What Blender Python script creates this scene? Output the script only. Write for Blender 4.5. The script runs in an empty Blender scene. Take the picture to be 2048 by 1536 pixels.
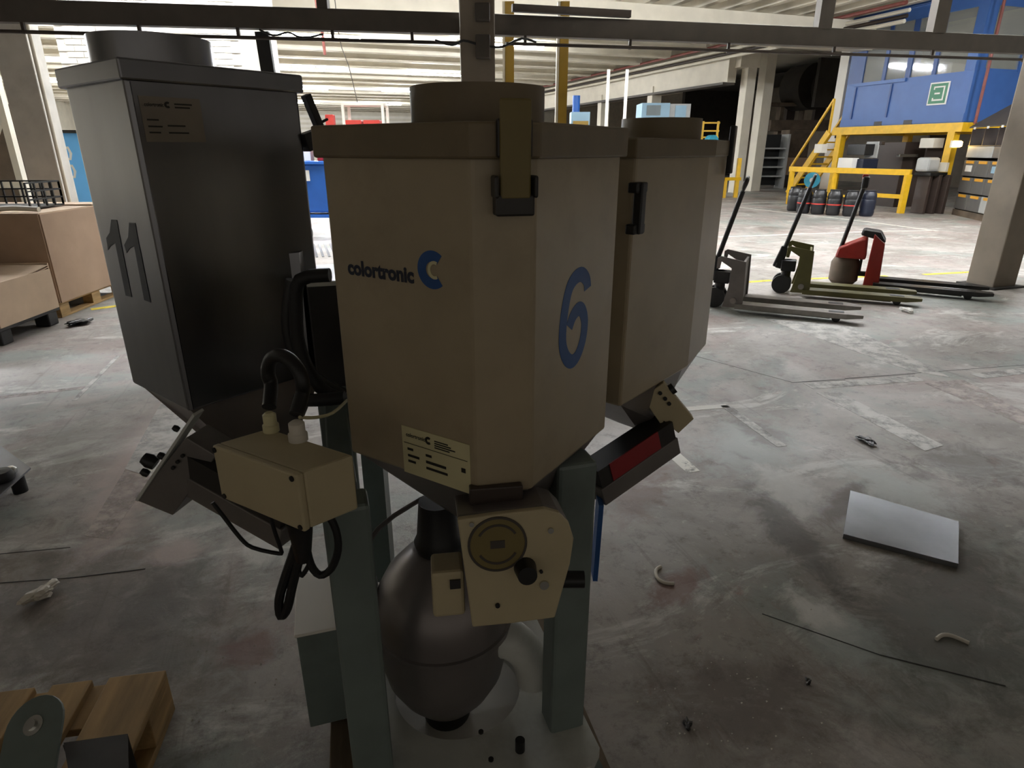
import bpy, bmesh, math, random
from mathutils import Vector, Matrix

random.seed(7)
S = bpy.context.scene
COL = S.collection

# ------------------------------------------------------------------ camera, world, exposure
FPX, CX, CY, CAMH = 1248.0, 1024.0, 768.0, 1.5
PITCH = math.atan(468.0 / FPX)
cam = bpy.data.cameras.new('camera'); cam.sensor_width = 36.0; cam.sensor_fit = 'HORIZONTAL'
cam.lens = FPX / 2048.0 * 36.0; cam.clip_end = 300
camo = bpy.data.objects.new('camera', cam); COL.objects.link(camo)
camo.location = (0, 0, CAMH); camo.rotation_euler = (math.pi/2 - PITCH, 0, 0)
S.camera = camo
W = bpy.data.worlds.new('world'); S.world = W; W.use_nodes = True
W.node_tree.nodes['Background'].inputs[0].default_value = (1.0, 0.92, 0.81, 1)
W.node_tree.nodes['Background'].inputs[1].default_value = 0.32
vs = S.view_settings
vs.view_transform = 'Standard'; vs.look = 'None'; vs.gamma = 1.0; vs.use_curve_mapping = False
vs.exposure = 0.0
LAMP = 490.0            # tube emission strength

# ------------------------------------------------------------------ measuring helpers (rays of the photo's camera)
_c, _s = math.cos(PITCH), math.sin(PITCH)
def ray(x, y):
    a = (x-CX)/FPX; b = (CY-y)/FPX
    return Vector((a, _c+b*_s, -_s+b*_c))
def onz(x, y, z=0.0):
    d = ray(x, y); t = (z-CAMH)/d.z; return Vector((0, 0, CAMH)) + d*t
def ony(x, y, Y):
    d = ray(x, y); return Vector((0, 0, CAMH)) + d*(Y/d.y)
def onplane(x, y, p0, n):
    d = ray(x, y); o = Vector((0, 0, CAMH)); return o + d*((Vector(p0)-o).dot(n)/d.dot(n))
PHI = math.radians(18.5)      # the hall is turned against the camera
HU = Vector((math.cos(PHI), math.sin(PHI), 0)); HV = Vector((-math.sin(PHI), math.cos(PHI), 0))
def hall(u, v, z=0.0):
    return HU*u + HV*v + Vector((0, 0, z))
def tohall(p):
    p = Vector(p); return p.dot(HU), p.dot(HV)

# ------------------------------------------------------------------ materials
def lin(h):
    h = h.lstrip('#'); r = [int(h[i:i+2], 16)/255 for i in (0, 2, 4)]
    return tuple(c/12.92 if c <= 0.04045 else ((c+0.055)/1.055)**2.4 for c in r) + (1,)
MATS = {}
def mat(name, col, rough=0.6, metal=0.0, var=0.18, scale=6.0, bump=0.0, dark='#2a2420', dirt=0.0, stretch=None, emit=None):
    if name in MATS: return MATS[name]
    m = bpy.data.materials.new(name); m.use_nodes = True; MATS[name] = m
    nt = m.node_tree; N = nt.nodes; L = nt.links; P = N['Principled BSDF']
    c = lin(col)
    P.inputs['Roughness'].default_value = rough; P.inputs['Metallic'].default_value = metal
    tc = N.new('ShaderNodeTexCoord'); mp = N.new('ShaderNodeMapping'); L.new(tc.outputs['Object'], mp.inputs[0])
    if stretch: mp.inputs['Scale'].default_value = stretch
    nz = N.new('ShaderNodeTexNoise'); nz.inputs['Scale'].default_value = scale; nz.inputs['Detail'].default_value = 6
    L.new(mp.outputs[0], nz.inputs['Vector'])
    rmp = N.new('ShaderNodeValToRGB'); e = rmp.color_ramp.elements
    e[0].position = 0.3; e[1].position = 0.72
    e[0].color = tuple(max(0, x*(1-var)) for x in c[:3])+(1,); e[1].color = tuple(min(1, x*(1+var*0.8)) for x in c[:3])+(1,)
    L.new(nz.outputs[0], rmp.inputs[0]); out = rmp.outputs[0]
    if dirt > 0:
        n2 = N.new('ShaderNodeTexNoise'); n2.inputs['Scale'].default_value = scale*0.45; n2.inputs['Detail'].default_value = 9; n2.inputs['Roughness'].default_value = 0.7
        L.new(mp.outputs[0], n2.inputs['Vector'])
        r2 = N.new('ShaderNodeValToRGB'); r2.color_ramp.elements[0].position = 0.52; r2.color_ramp.elements[1].position = 0.72
        r2.color_ramp.elements[0].color = (0, 0, 0, 1); r2.color_ramp.elements[1].color = (dirt, dirt, dirt, 1)
        L.new(n2.outputs[0], r2.inputs[0])
        mx = N.new('ShaderNodeMix'); mx.data_type = 'RGBA'; L.new(r2.outputs[0], mx.inputs['Factor']); L.new(out, mx.inputs['A']); mx.inputs['B'].default_value = lin(dark); out = mx.outputs['Result']
    L.new(out, P.inputs['Base Color'])
    if bump:
        bn = N.new('ShaderNodeBump'); bn.inputs['Strength'].default_value = bump; bn.inputs['Distance'].default_value = 0.01
        L.new(nz.outputs[0], bn.inputs['Height']); L.new(bn.outputs[0], P.inputs['Normal'])
    if emit:
        P.inputs['Emission Color'].default_value = lin(emit[0]); P.inputs['Emission Strength'].default_value = emit[1]
    return m

beige = mat('machine paint beige', '#a4967c', 0.38, var=0.07, scale=9, dirt=0.25, dark='#6d5c48')
steel = mat('brushed stainless steel', '#828285', 0.28, 1.0, var=0.2, scale=5, stretch=(1, 1, 0.3), dirt=0.35, dark='#5b5450')
lidbeige = mat('dull lid paint', '#77694f', 0.5, var=0.1, scale=8, dirt=0.4, dark='#57493a')
lidsteel = mat('dull lid steel', '#8b8378', 0.42, 0.75, var=0.12, scale=8)
legpaint = mat('grey green leg paint', '#6f7a76', 0.38, var=0.1, scale=10, dirt=0.25, dark='#4a423b')
platepaint = mat('light grey base paint', '#c4c6c0', 0.4, var=0.1, scale=9, dirt=0.35, dark='#5a524a')
darksteel = mat('dark steel', '#3c3a38', 0.45, 0.6, var=0.2, scale=12)
castgrey = mat('mixing chamber grey', '#7b7573', 0.35, 0.5, var=0.1, scale=8)
blackpl = mat('black plastic', '#131313', 0.45, var=0.2, scale=20)
rubber = mat('black rubber cable', '#0d0d0e', 0.6, var=0.2, scale=20)
redp = mat('red sticker', '#8f1c22', 0.45, var=0.1, scale=10)
bluep = mat('blue letter paint', '#20508e', 0.5, var=0.12, scale=12)
darkblue = mat('dark blue letter paint', '#131c30', 0.5, var=0.12, scale=12)
labelp = mat('cream nameplate', '#d3cba0', 0.5, var=0.05, scale=12)
ink = mat('label ink', '#26241f', 0.6, var=0.05)
creambox = mat('cream plastic box', '#b8ab8a', 0.5, var=0.05, scale=10, dirt=0.15, dark='#6e604a')
olive = mat('olive yellow latch', '#77693a', 0.5, var=0.1, scale=10)
wood = mat('pallet wood', '#a98a5c', 0.75, var=0.3, scale=5, stretch=(6, 0.8, 6), bump=0.2, dirt=0.4, dark='#54402c')
wooddark = mat('weathered pallet wood', '#6e5f4b', 0.8, var=0.3, scale=5, stretch=(6, 0.8, 6), bump=0.2, dirt=0.4, dark='#2f261e')
card = mat('cardboard', '#ab9078', 0.8, var=0.08, scale=4, dirt=0.15, dark='#7a5c40')
cardlight = mat('pale cardboard', '#c2aa90', 0.8, var=0.1, scale=5)
cream = mat('cream wall paint', '#d6cfbe', 0.6, var=0.08, scale=2, dirt=0.12, dark='#8d8069')
white = mat('white wall paint', '#e6e1d6', 0.6, var=0.05, scale=2, bump=0.1)
conc = mat('column concrete', '#c6c2ba', 0.75, var=0.12, scale=4, dirt=0.25, dark='#6d665c', bump=0.1)
browncol = mat('brown grey column', '#7c7264', 0.7, var=0.12, scale=4, dirt=0.2, dark='#57483a')
railm = mat('dusty beam steel', '#4a443d', 0.6, 0.2, var=0.15, scale=6)
pipem = mat('dark pipe', '#3a312b', 0.55, 0.3, var=0.2, scale=10)
redpipe = mat('red pipe', '#7a4038', 0.55, var=0.2, scale=10)
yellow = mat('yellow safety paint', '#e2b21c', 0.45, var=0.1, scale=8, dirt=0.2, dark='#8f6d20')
yellowdim = mat('dimmed yellow paint', '#8f7118', 0.5, var=0.1, scale=8)  # yellow darkened for the backlit posts, their shade put into the colour
blue = mat('cabin blue', '#3a5f9c', 0.45, var=0.08, scale=3)
bluedark = mat('cabin dark blue trim', '#2c4a80', 0.45, var=0.08, scale=3)  # darker blue for mullions and ribs
lightblue = mat('light blue panel', '#6cb8f4', 0.45, var=0.06, scale=3)
binblue = mat('bin blue', '#2461b8', 0.45, var=0.08, scale=4)
paleblue = mat('pale blue cabinet', '#8fb0c4', 0.5, var=0.06, scale=4)
teal = mat('turquoise reel', '#3ba0bd', 0.45, var=0.1, scale=8)
brownmach = mat('dark brown housing', '#3b302a', 0.5, var=0.12, scale=4)
blackhall = mat('unlit hall black', '#2b261f', 0.8, var=0.3, scale=3)  # gloom of the unlit hall put into the colour
mottlebrown = mat('mottled brown', '#5d4f40', 0.75, var=0.4, scale=3, dirt=0.4, dark='#0e0c0a')  # mottled dark brown, shared by several things
greybin = mat('grey storage bin', '#5c5a57', 0.5, var=0.1, scale=6)
greylight = mat('light grey sheet', '#a9aaa7', 0.45, var=0.08, scale=4)
orange = mat('orange label', '#d59a2c', 0.5, var=0.08)
paperw = mat('white paper', '#e4e2dc', 0.6, var=0.03)
red = mat('truck red', '#8c2118', 0.4, var=0.15, scale=8, dirt=0.3, dark='#4a1712')
truckolive = mat('truck olive', '#5e5a2e', 0.45, var=0.12, scale=8, dirt=0.3, dark='#3c3a22')
trucksilver = mat('truck silver grey', '#76716d', 0.45, 0.3, var=0.12, scale=8, dirt=0.3, dark='#4c4642')
forkm = mat('fork steel worn', '#8a857f', 0.4, 0.4, var=0.2, scale=9, dirt=0.3, dark='#5a524c')
forkblack = mat('fork black worn', '#262423', 0.35, 0.3, var=0.2, scale=9)
drumbl = mat('black drum plastic', '#1f1f21', 0.38, var=0.15, scale=8)
drumdb = mat('blue black drum plastic', '#1b2030', 0.38, var=0.15, scale=8)
drumred = mat('drum red band', '#c0392f', 0.5, var=0.1)
green = mat('sign green', '#3d7a5c', 0.5, var=0.05)
alum = mat('floor steel plate', '#85878b', 0.38, 0.8, var=0.25, scale=3, dirt=0.45, dark='#5d564f')
chrome = mat('bolt zinc', '#c8c8c4', 0.25, 1.0, var=0.1)
offwhite = mat('off white plastic strip', '#cfc9bc', 0.55, var=0.05)
tube_m = mat('lamp tube glow', '#fff2dc', 0.5, var=0.0, emit=('#f6faff', LAMP))
lampyellow = mat('bulkhead lamp glow', '#ffe2a0', 0.5, var=0.0, emit=('#ffd27a', 28.0))
lampwhite = mat('lamp housing white', '#dcd8ce', 0.5, var=0.04)
def glassmat():
    m = bpy.data.materials.new('cabin window glass'); m.use_nodes = True; MATS['glass'] = m
    P = m.node_tree.nodes['Principled BSDF']
    P.inputs['Base Color'].default_value = (0.35, 0.36, 0.33, 1); P.inputs['Roughness'].default_value = 0.06
    P.inputs['Alpha'].default_value = 0.45; P.inputs['Specular IOR Level'].default_value = 0.9
    return m
glass = glassmat()

def floor_material():
    m = bpy.data.materials.new('worn concrete floor'); m.use_nodes = True
    nt = m.node_tree; N = nt.nodes; L = nt.links; P = N['Principled BSDF']
    tc = N.new('ShaderNodeTexCoord'); mp = N.new('ShaderNodeMapping'); L.new(tc.outputs['Object'], mp.inputs[0])
    mp.inputs['Rotation'].default_value = (0, 0, -PHI)
    def noise(scale, detail=6, rough=0.6, dist=0.0, vec=None):
        n = N.new('ShaderNodeTexNoise'); n.inputs['Scale'].default_value = scale; n.inputs['Detail'].default_value = detail
        n.inputs['Roughness'].default_value = rough; n.inputs['Distortion'].default_value = dist
        L.new((vec or mp.outputs[0]), n.inputs['Vector']); return n.outputs[0]
    def ramp(src, stops):
        r = N.new('ShaderNodeValToRGB'); el = r.color_ramp.elements
        while len(el) < len(stops): el.new(0.5)
        for e, (p, c) in zip(el, stops): e.position = p; e.color = c if len(c) == 4 else tuple(c)+(1,)
        L.new(src, r.inputs[0]); return r.outputs[0]
    def mix(f, a, b):
        x = N.new('ShaderNodeMix'); x.data_type = 'RGBA'
        if isinstance(f, float): x.inputs['Factor'].default_value = f
        else: L.new(f, x.inputs['Factor'])
        for k, v in (('A', a), ('B', b)):
            if isinstance(v, tuple): x.inputs[k].default_value = v
            else: L.new(v, x.inputs[k])
        return x.outputs['Result']
    def mask(src, lo, hi, top=1.0): return ramp(src, [(lo, (0, 0, 0)), (hi, (top, top, top))])
    base = ramp(noise(0.8, 8, 0.62, 0.6), [(0.25, lin('#6f6860')), (0.42, lin('#99938c')), (0.58, lin('#b0aaa4')), (0.8, lin('#8a837b'))])
    c = mix(mask(noise(0.55, 7, 0.6, 1.2), 0.5, 0.6, 0.6), base, lin('#9f8c86'))              # pinkish wash
    n3 = N.new('ShaderNodeMapping'); n3.inputs['Location'].default_value = (7, 3, 0); L.new(mp.outputs[0], n3.inputs[0])
    c = mix(mask(noise(0.7, 8, 0.65, 1.0, n3.outputs[0]), 0.5, 0.6, 0.7), c, lin('#8d9690'))   # greenish grey wash
    n4 = N.new('ShaderNodeMapping'); n4.inputs['Location'].default_value = (-3, 11, 0); n4.inputs['Scale'].default_value = (1, 2.2, 1); n4.inputs['Rotation'].default_value = (0, 0, 0.7); L.new(mp.outputs[0], n4.inputs[0])
    c = mix(mask(noise(1.1, 10, 0.72, 0.8, n4.outputs[0]), 0.55, 0.63, 0.85), c, lin('#cdcbc5'))  # white plaster smears
    n5 = N.new('ShaderNodeMapping'); n5.inputs['Location'].default_value = (5, -9, 0); L.new(mp.outputs[0], n5.inputs[0])
    c = mix(mask(noise(0.9, 9, 0.7, 0.5, n5.outputs[0]), 0.5, 0.66, 0.5), c, lin('#5f554c'))    # brown grease
    n6 = N.new('ShaderNodeMapping'); n6.inputs['Location'].default_value = (1, 21, 0); L.new(mp.outputs[0], n6.inputs[0])
    c = mix(mask(noise(1.6, 9, 0.7, 0.5, n6.outputs[0]), 0.62, 0.7, 0.55), c, lin('#8a5a50'))    # reddish spills
    c = mix(mask(noise(9, 10, 0.8), 0.52, 0.66, 0.55), c, lin('#4f4841'))                        # fine speckle
    c = mix(mask(noise(17, 8, 0.75), 0.58, 0.68, 0.45), c, lin('#c8c2b8'))
    # drag scratches along the hall
    n7 = N.new('ShaderNodeMapping'); n7.inputs['Scale'].default_value = (22, 0.9, 1); n7.inputs['Rotation'].default_value = (0, 0, 0.35); L.new(mp.outputs[0], n7.inputs[0])
    c = mix(mask(noise(1.0, 4, 0.6, 0.2, n7.outputs[0]), 0.62, 0.7, 0.28), c, lin('#5d554d'))
    # stains and smears with their own outline, where they lie on the slab
    def stain(px, col, strength, k):
        nonlocal c
        P_ = [onz(x, y) for x, y in px]; cen = sum(P_, Vector((0, 0, 0)))/len(P_)
        sxx = sum((p.x-cen.x)**2 for p in P_); syy = sum((p.y-cen.y)**2 for p in P_); sxy = sum((p.x-cen.x)*(p.y-cen.y) for p in P_)
        ang = 0.5*math.atan2(2*sxy, sxx-syy); e1 = Vector((math.cos(ang), math.sin(ang), 0)); e2 = Vector((-e1.y, e1.x, 0))
        r1 = max(abs((p-cen).dot(e1)) for p in P_); r2 = max(abs((p-cen).dot(e2)) for p in P_)
        m_ = N.new('ShaderNodeMapping'); m_.vector_type = 'TEXTURE'; m_.inputs['Location'].default_value = cen; m_.inputs['Rotation'].default_value = (0, 0, ang); m_.inputs['Scale'].default_value = (r1, r2, 1)
        L.new(tc.outputs['Object'], m_.inputs[0])
        ln = N.new('ShaderNodeVectorMath'); ln.operation = 'LENGTH'; L.new(m_.outputs[0], ln.inputs[0])
        nn = noise(5.0+k % 3, 9, 0.72, 0.6); ma = N.new('ShaderNodeMath'); ma.operation = 'MULTIPLY_ADD'; L.new(nn, ma.inputs[0]); ma.inputs[1].default_value = 2.2; L.new(ln.outputs['Value'], ma.inputs[2])
        f = ramp(ma.outputs[0], [(0.0, (1, 1, 1)), (0.001, (1, 1, 1))])
        r_ = f.node; r_.color_ramp.elements[0].position = 0.0; r_.color_ramp.elements[1].position = 1.0
        mr = N.new('ShaderNodeMapRange'); mr.interpolation_type = 'SMOOTHSTEP'; L.new(ma.outputs[0], mr.inputs['Value']); mr.inputs['From Min'].default_value = 1.45; mr.inputs['From Max'].default_value = 2.15; mr.inputs['To Min'].default_value = strength; mr.inputs['To Max'].default_value = 0.0
        N.remove(r_); c = mix(mr.outputs[0], c, lin(col))
    G, B_, RD, WH, PK = '#46403a', '#5a4c43', '#74493f', '#d2d0ca', '#b9aaa4'
    for k, (px, col, st) in enumerate((
        ([(1180, 1300), (1700, 1300), (1900, 1530), (1250, 1530)], '#5c4d45', 0.6), ([(0, 1080), (420, 1080), (540, 1500), (0, 1420)], '#54483f', 0.6),
        ([(1720, 1080), (2048, 1060), (2048, 1500), (1800, 1400)], '#4d4c45', 0.6),
        ([(300, 800), (386, 826), (278, 1000), (205, 1078), (158, 1078), (245, 930)], PK, 0.8), ([(335, 815), (386, 828), (300, 950), (262, 940)], WH, 0.8),
        ([(1640, 930), (1770, 915), (1900, 990), (1960, 1060), (1840, 1030), (1740, 985)], '#b7bbb6', 0.8),
        ([(1535, 1170), (1600, 1165), (1680, 1240), (1760, 1300), (1700, 1310), (1590, 1250)], WH, 0.85), ([(1600, 1230), (1760, 1230), (1800, 1290), (1720, 1330), (1640, 1300)], '#9fa6a2', 0.7),
        ([(1400, 850), (1560, 830), (1620, 900), (1540, 960), (1420, 940)], '#a9aeaa', 0.7), ([(1480, 940), (1600, 930), (1640, 1010), (1560, 1040)], WH, 0.6),
        ([(1640, 1010), (1690, 960), (1760, 975), (1700, 1040), (1620, 1080)], B_, 0.7), ([(1450, 960), (1520, 950), (1640, 1100), (1760, 1210), (1690, 1220), (1560, 1110)], G, 0.65),
        ([(1330, 1140), (1420, 1125), (1400, 1180), (1340, 1220), (1290, 1200)], RD, 0.7), ([(1460, 840), (1530, 835), (1590, 880), (1560, 905), (1490, 880)], B_, 0.6),
        ([(230, 1190), (330, 1090), (430, 1090), (400, 1150), (300, 1290), (240, 1290)], G, 0.6), ([(430, 1290), (560, 1250), (560, 1330), (440, 1340)], RD, 0.65),
        ([(300, 1090), (400, 1070), (400, 1120), (310, 1130)], PK, 0.8), ([(470, 1070), (560, 1060), (560, 1130), (500, 1150)], WH, 0.7),
        ([(0, 880), (150, 840), (320, 830), (250, 900), (0, 990)], '#6b645a', 0.5), ([(1780, 890), (2048, 900), (2048, 980), (1900, 960)], G, 0.55), ([(1230, 960), (1330, 900), (1340, 1000), (1250, 1040)], RD, 0.4))):
        stain(px, col, st, k)
    L.new(c, P.inputs['Base Color'])
    rr = ramp(noise(2.0, 8, 0.7), [(0.3, (0.42, 0.42, 0.42)), (0.7, (0.75, 0.75, 0.75))]); L.new(rr, P.inputs['Roughness'])
    bp = N.new('ShaderNodeBump'); bp.inputs['Strength'].default_value = 0.5; bp.inputs['Distance'].default_value = 0.008
    L.new(noise(6, 10, 0.75), bp.inputs['Height']); L.new(bp.outputs[0], P.inputs['Normal'])
    return m
floorm = floor_material()
def paintmat(name, col, wear, soft=0.14, top=1.0):
    m = bpy.data.materials.new(name); m.use_nodes = True; MATS[name] = m
    nt = m.node_tree; N = nt.nodes; L = nt.links; P = N['Principled BSDF']
    tc = N.new('ShaderNodeTexCoord'); nz = N.new('ShaderNodeTexNoise'); nz.inputs['Scale'].default_value = 7; nz.inputs['Detail'].default_value = 10; nz.inputs['Roughness'].default_value = 0.72
    L.new(tc.outputs['Object'], nz.inputs['Vector'])
    r = N.new('ShaderNodeValToRGB'); r.color_ramp.elements[0].position = wear; r.color_ramp.elements[1].position = wear+soft
    r.color_ramp.elements[0].color = (0, 0, 0, 1); r.color_ramp.elements[1].color = (top, top, top, 1); L.new(nz.outputs[0], r.inputs[0])
    P.inputs['Base Color'].default_value = lin(col); L.new(r.outputs[0], P.inputs['Alpha']); P.inputs['Roughness'].default_value = 0.6
    return m
linewhite = paintmat('worn white line paint', '#dedad0', 0.30)
lineworn = paintmat('very worn white paint', '#cfccc6', 0.30, 0.26, 0.9)
lineyellow = paintmat('worn yellow line paint', '#e6cf3a', 0.32)
linepink = paintmat('pale plaster strip', '#c4b8b1', 0.32, 0.28, 0.85)

# ------------------------------------------------------------------ mesh helpers
class MB:
    def __init__(s): s.v = []; s.f = []
    def add(s, vs, fs):
        o = len(s.v); s.v += [Vector(v) for v in vs]; s.f += [tuple(i+o for i in f) for f in fs]; return s
    def obox(s, c, sx, sy, sz, ax=None, ay=None, az=None):   # box centred at c along given axes
        c = Vector(c); ax = Vector(ax or (1, 0, 0)).normalized(); ay = Vector(ay or (0, 1, 0)).normalized(); az = Vector(az or (0, 0, 1)).normalized()
        vs = [c+ax*(i*sx/2)+ay*(j*sy/2)+az*(k*sz/2) for i in (-1, 1) for j in (-1, 1) for k in (-1, 1)]
        fs = [(0, 1, 3, 2), (4, 6, 7, 5), (0, 4, 5, 1), (2, 3, 7, 6), (0, 2, 6, 4), (1, 5, 7, 3)]
        if ax.cross(ay).dot(az) < 0: fs = [f[::-1] for f in fs]
        return s.add(vs, fs)
    def box(s, x0, x1, y0, y1, z0, z1): return s.obox(((x0+x1)/2, (y0+y1)/2, (z0+z1)/2), x1-x0, y1-y0, z1-z0)
    def hbox(s, u0, u1, v0, v1, z0, z1): return s.obox(hall((u0+u1)/2, (v0+v1)/2, (z0+z1)/2), u1-u0, v1-v0, z1-z0, HU, HV)
    def bar(s, a, b, w, h=None, up=(0, 0, 1)):
        a = Vector(a); b = Vector(b); d = b-a; n = d.normalized(); up = Vector(up)
        if abs(n.dot(up)) > 0.95: up = Vector((0, 1, 0)) if abs(n.y) < 0.9 else Vector((1, 0, 0))
        sx = n.cross(up).normalized(); u = sx.cross(n)
        return s.obox((a+b)/2, w, d.length, h or w, sx, n, u)
    def prism(s, poly, z0, z1):
        n = len(poly); vs = [(p[0], p[1], z0) for p in poly]+[(p[0], p[1], z1) for p in poly]
        fs = [tuple(range(n))[::-1], tuple(range(n, 2*n))]+[(i, (i+1) % n, (i+1) % n+n, i+n) for i in range(n)]
        return s.add(vs, fs)
    def loft(s, A, B, capA=True, capB=True):
        n = len(A); fs = [(i, (i+1) % n, (i+1) % n+n, i+n) for i in range(n)]
        if capA: fs.append(tuple(range(n))[::-1])
        if capB: fs.append(tuple(range(n, 2*n)))
        return s.add(list(A)+list(B), fs)
    def cyl(s, a, b, r0, r1=None, n=20, caps=True):
        a = Vector(a); b = Vector(b); r1 = r0 if r1 is None else r1; d = (b-a).normalized()
        x = d.orthogonal().normalized(); y = d.cross(x)
        A = [a+(x*math.cos(t)+y*math.sin(t))*r0 for t in [2*math.pi*i/n for i in range(n)]]
        B = [b+(x*math.cos(t)+y*math.sin(t))*r1 for t in [2*math.pi*i/n for i in range(n)]]
        return s.loft(A, B, caps, caps)
    def lathe(s, c, prof, n=32, axis=(0, 0, 1)):
        c = Vector(c); ax = Vector(axis).normalized(); x = ax.orthogonal().normalized(); y = ax.cross(x)
        o = len(s.v)
        for (r, h) in prof:
            for i in range(n):
                t = 2*math.pi*i/n; s.v.append(c+ax*h+(x*math.cos(t)+y*math.sin(t))*r)
        for k in range(len(prof)-1):
            for i in range(n):
                j = (i+1) % n; s.f.append((o+k*n+i, o+k*n+j, o+(k+1)*n+j, o+(k+1)*n+i))
        if prof[0][0] > 1e-5: s.f.append(tuple(o+i for i in range(n))[::-1])
        if prof[-1][0] > 1e-5: s.f.append(tuple(o+(len(prof)-1)*n+i for i in range(n)))
        return s
    def tube(s, pts, r, n=8, smooth=3):
        P = [Vector(p) for p in pts]
        if smooth and len(P) > 2:
            Q = []
            for i in range(len(P)-1):
                p0 = P[max(i-1, 0)]; p1 = P[i]; p2 = P[i+1]; p3 = P[min(i+2, len(P)-1)]
                for k in range(smooth):
                    t = k/smooth
                    Q.append(0.5*((2*p1)+(p2-p0)*t+(2*p0-5*p1+4*p2-p3)*t*t+(3*p1-p0-3*p2+p3)*t**3))
            Q.append(P[-1]); P = Q
        o = len(s.v); x = None
        for i, p in enumerate(P):
            d = (P[min(i+1, len(P)-1)]-P[max(i-1, 0)]).normalized()
            x = d.orthogonal().normalized() if x is None else (x-d*x.dot(d)).normalized()
            y = d.cross(x); rr = r(i/(len(P)-1)) if callable(r) else r
            for k in range(n):
                t = 2*math.pi*k/n; s.v.append(p+(x*math.cos(t)+y*math.sin(t))*rr)
        for i in range(len(P)-1):
            for k in range(n):
                j = (k+1) % n; s.f.append((o+i*n+k, o+i*n+j, o+(i+1)*n+j, o+(i+1)*n+k))
        s.f.append(tuple(o+k for k in range(n))[::-1]); s.f.append(tuple(o+(len(P)-1)*n+k for k in range(n)))
        return s
    def slab(s, pts, n, th):                       # planar polygon given a thickness along n
        n = Vector(n).normalized(); A = [Vector(p) for p in pts]; B = [p+n*th for p in A]
        return s.loft(A, B)
    def build(s, name, m, parent=None, smooth=False, bevel=0.0, kind=None):
        off = Vector((0, 0, 0)); p = parent
        while p is not None: off = off+Vector(p.location); p = p.parent
        me = bpy.data.meshes.new(name); me.from_pydata([tuple(v-off) for v in s.v], [], s.f); me.update()
        bm = bmesh.new(); bm.from_mesh(me); bmesh.ops.recalc_face_normals(bm, faces=bm.faces); bm.to_mesh(me); bm.free()
        me.materials.append(m)
        if smooth:
            for q in me.polygons: q.use_smooth = True
            try: me.set_sharp_from_angle(angle=math.radians(40))
            except Exception: pass
        o = bpy.data.objects.new(name, me); COL.objects.link(o); o.parent = parent
        if bevel:
            b = o.modifiers.new('bevel', 'BEVEL'); b.width = bevel; b.segments = 2; b.limit_method = 'ANGLE'; b.angle_limit = math.radians(35)
        if kind: o['kind'] = kind
        return o

def empty(name, loc, label=None, cat=None, group=None, rz=0.0):
    o = bpy.data.objects.new(name, None); COL.objects.link(o); o.location = loc; o.rotation_euler = (0, 0, rz); o.empty_display_size = 0.1
    return tag(o, label, cat, group)
def tag(o, label=None, cat=None, group=None, kind=None):
    if label: o['label'] = label
    if cat: o['category'] = cat
    if group: o['group'] = group
    if kind: o['kind'] = kind
    return o
def kids(o): return [c for c in bpy.data.objects if c.parent == o]
def copy_tree(o, parent=None):
    c = o.copy(); COL.objects.link(c); c.parent = parent
    for k in kids(o): copy_tree(k, c)
    return c
def struct(o): o['kind'] = 'structure'; return o
def text_polys(txt, size=1.0, bold=0.0):
    cu = bpy.data.curves.new('lettering', 'FONT'); cu.body = txt; cu.size = size; cu.extrude = 0.0; cu.offset = bold; cu.resolution_u = 3
    o = bpy.data.objects.new('lettering', cu); COL.objects.link(o)
    dg = bpy.context.evaluated_depsgraph_get(); me = bpy.data.meshes.new_from_object(o.evaluated_get(dg))
    vs = [v.co.copy() for v in me.vertices]; fs = [tuple(p.vertices) for p in me.polygons]
    bpy.data.objects.remove(o); bpy.data.meshes.remove(me); bpy.data.curves.remove(cu)
    return vs, fs
def lettering(mb, txt, P0, ud, vd, n, width, height, bold=0.0, lift=0.0006):
    vs, fs = text_polys(txt, 1.0, bold)
    x0 = min(v.x for v in vs); x1 = max(v.x for v in vs); y0 = min(v.y for v in vs); y1 = max(v.y for v in vs)
    P0 = Vector(P0); ud = Vector(ud).normalized(); vd = Vector(vd).normalized(); n = Vector(n).normalized()
    mb.add([P0+ud*((v.x-x0)/(x1-x0)*width)+vd*((v.y-y0)/(y1-y0)*height)+n*lift for v in vs], fs)
def ribbon(mb, pts2, w, P0, ud, vd, n, lift=0.0006, th=0.0005):
    P = [Vector((p[0], p[1])) for p in pts2]; lft = []; rgt = []
    for i, p in enumerate(P):
        d = (P[min(i+1, len(P)-1)]-P[max(i-1, 0)]).normalized(); q = Vector((-d.y, d.x)); ww = w(i/(len(P)-1)) if callable(w) else w
        lft.append(p+q*ww/2); rgt.append(p-q*ww/2)
    M = lambda p, h: Vector(P0)+Vector(ud)*p.x+Vector(vd)*p.y+Vector(n)*h
    k = len(P); vs = [M(p, lift) for p in lft]+[M(p, lift) for p in rgt]+[M(p, 0.0002) for p in lft]+[M(p, 0.0002) for p in rgt]
    fs = [(i, i+1, k+i+1, k+i) for i in range(k-1)]+[(i+1, i, 2*k+i, 2*k+i+1) for i in range(k-1)]+[(k+i, k+i+1, 3*k+i+1, 3*k+i) for i in range(k-1)]
    mb.add(vs, fs)

ZUP = Vector((0, 0, 1))
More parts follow.
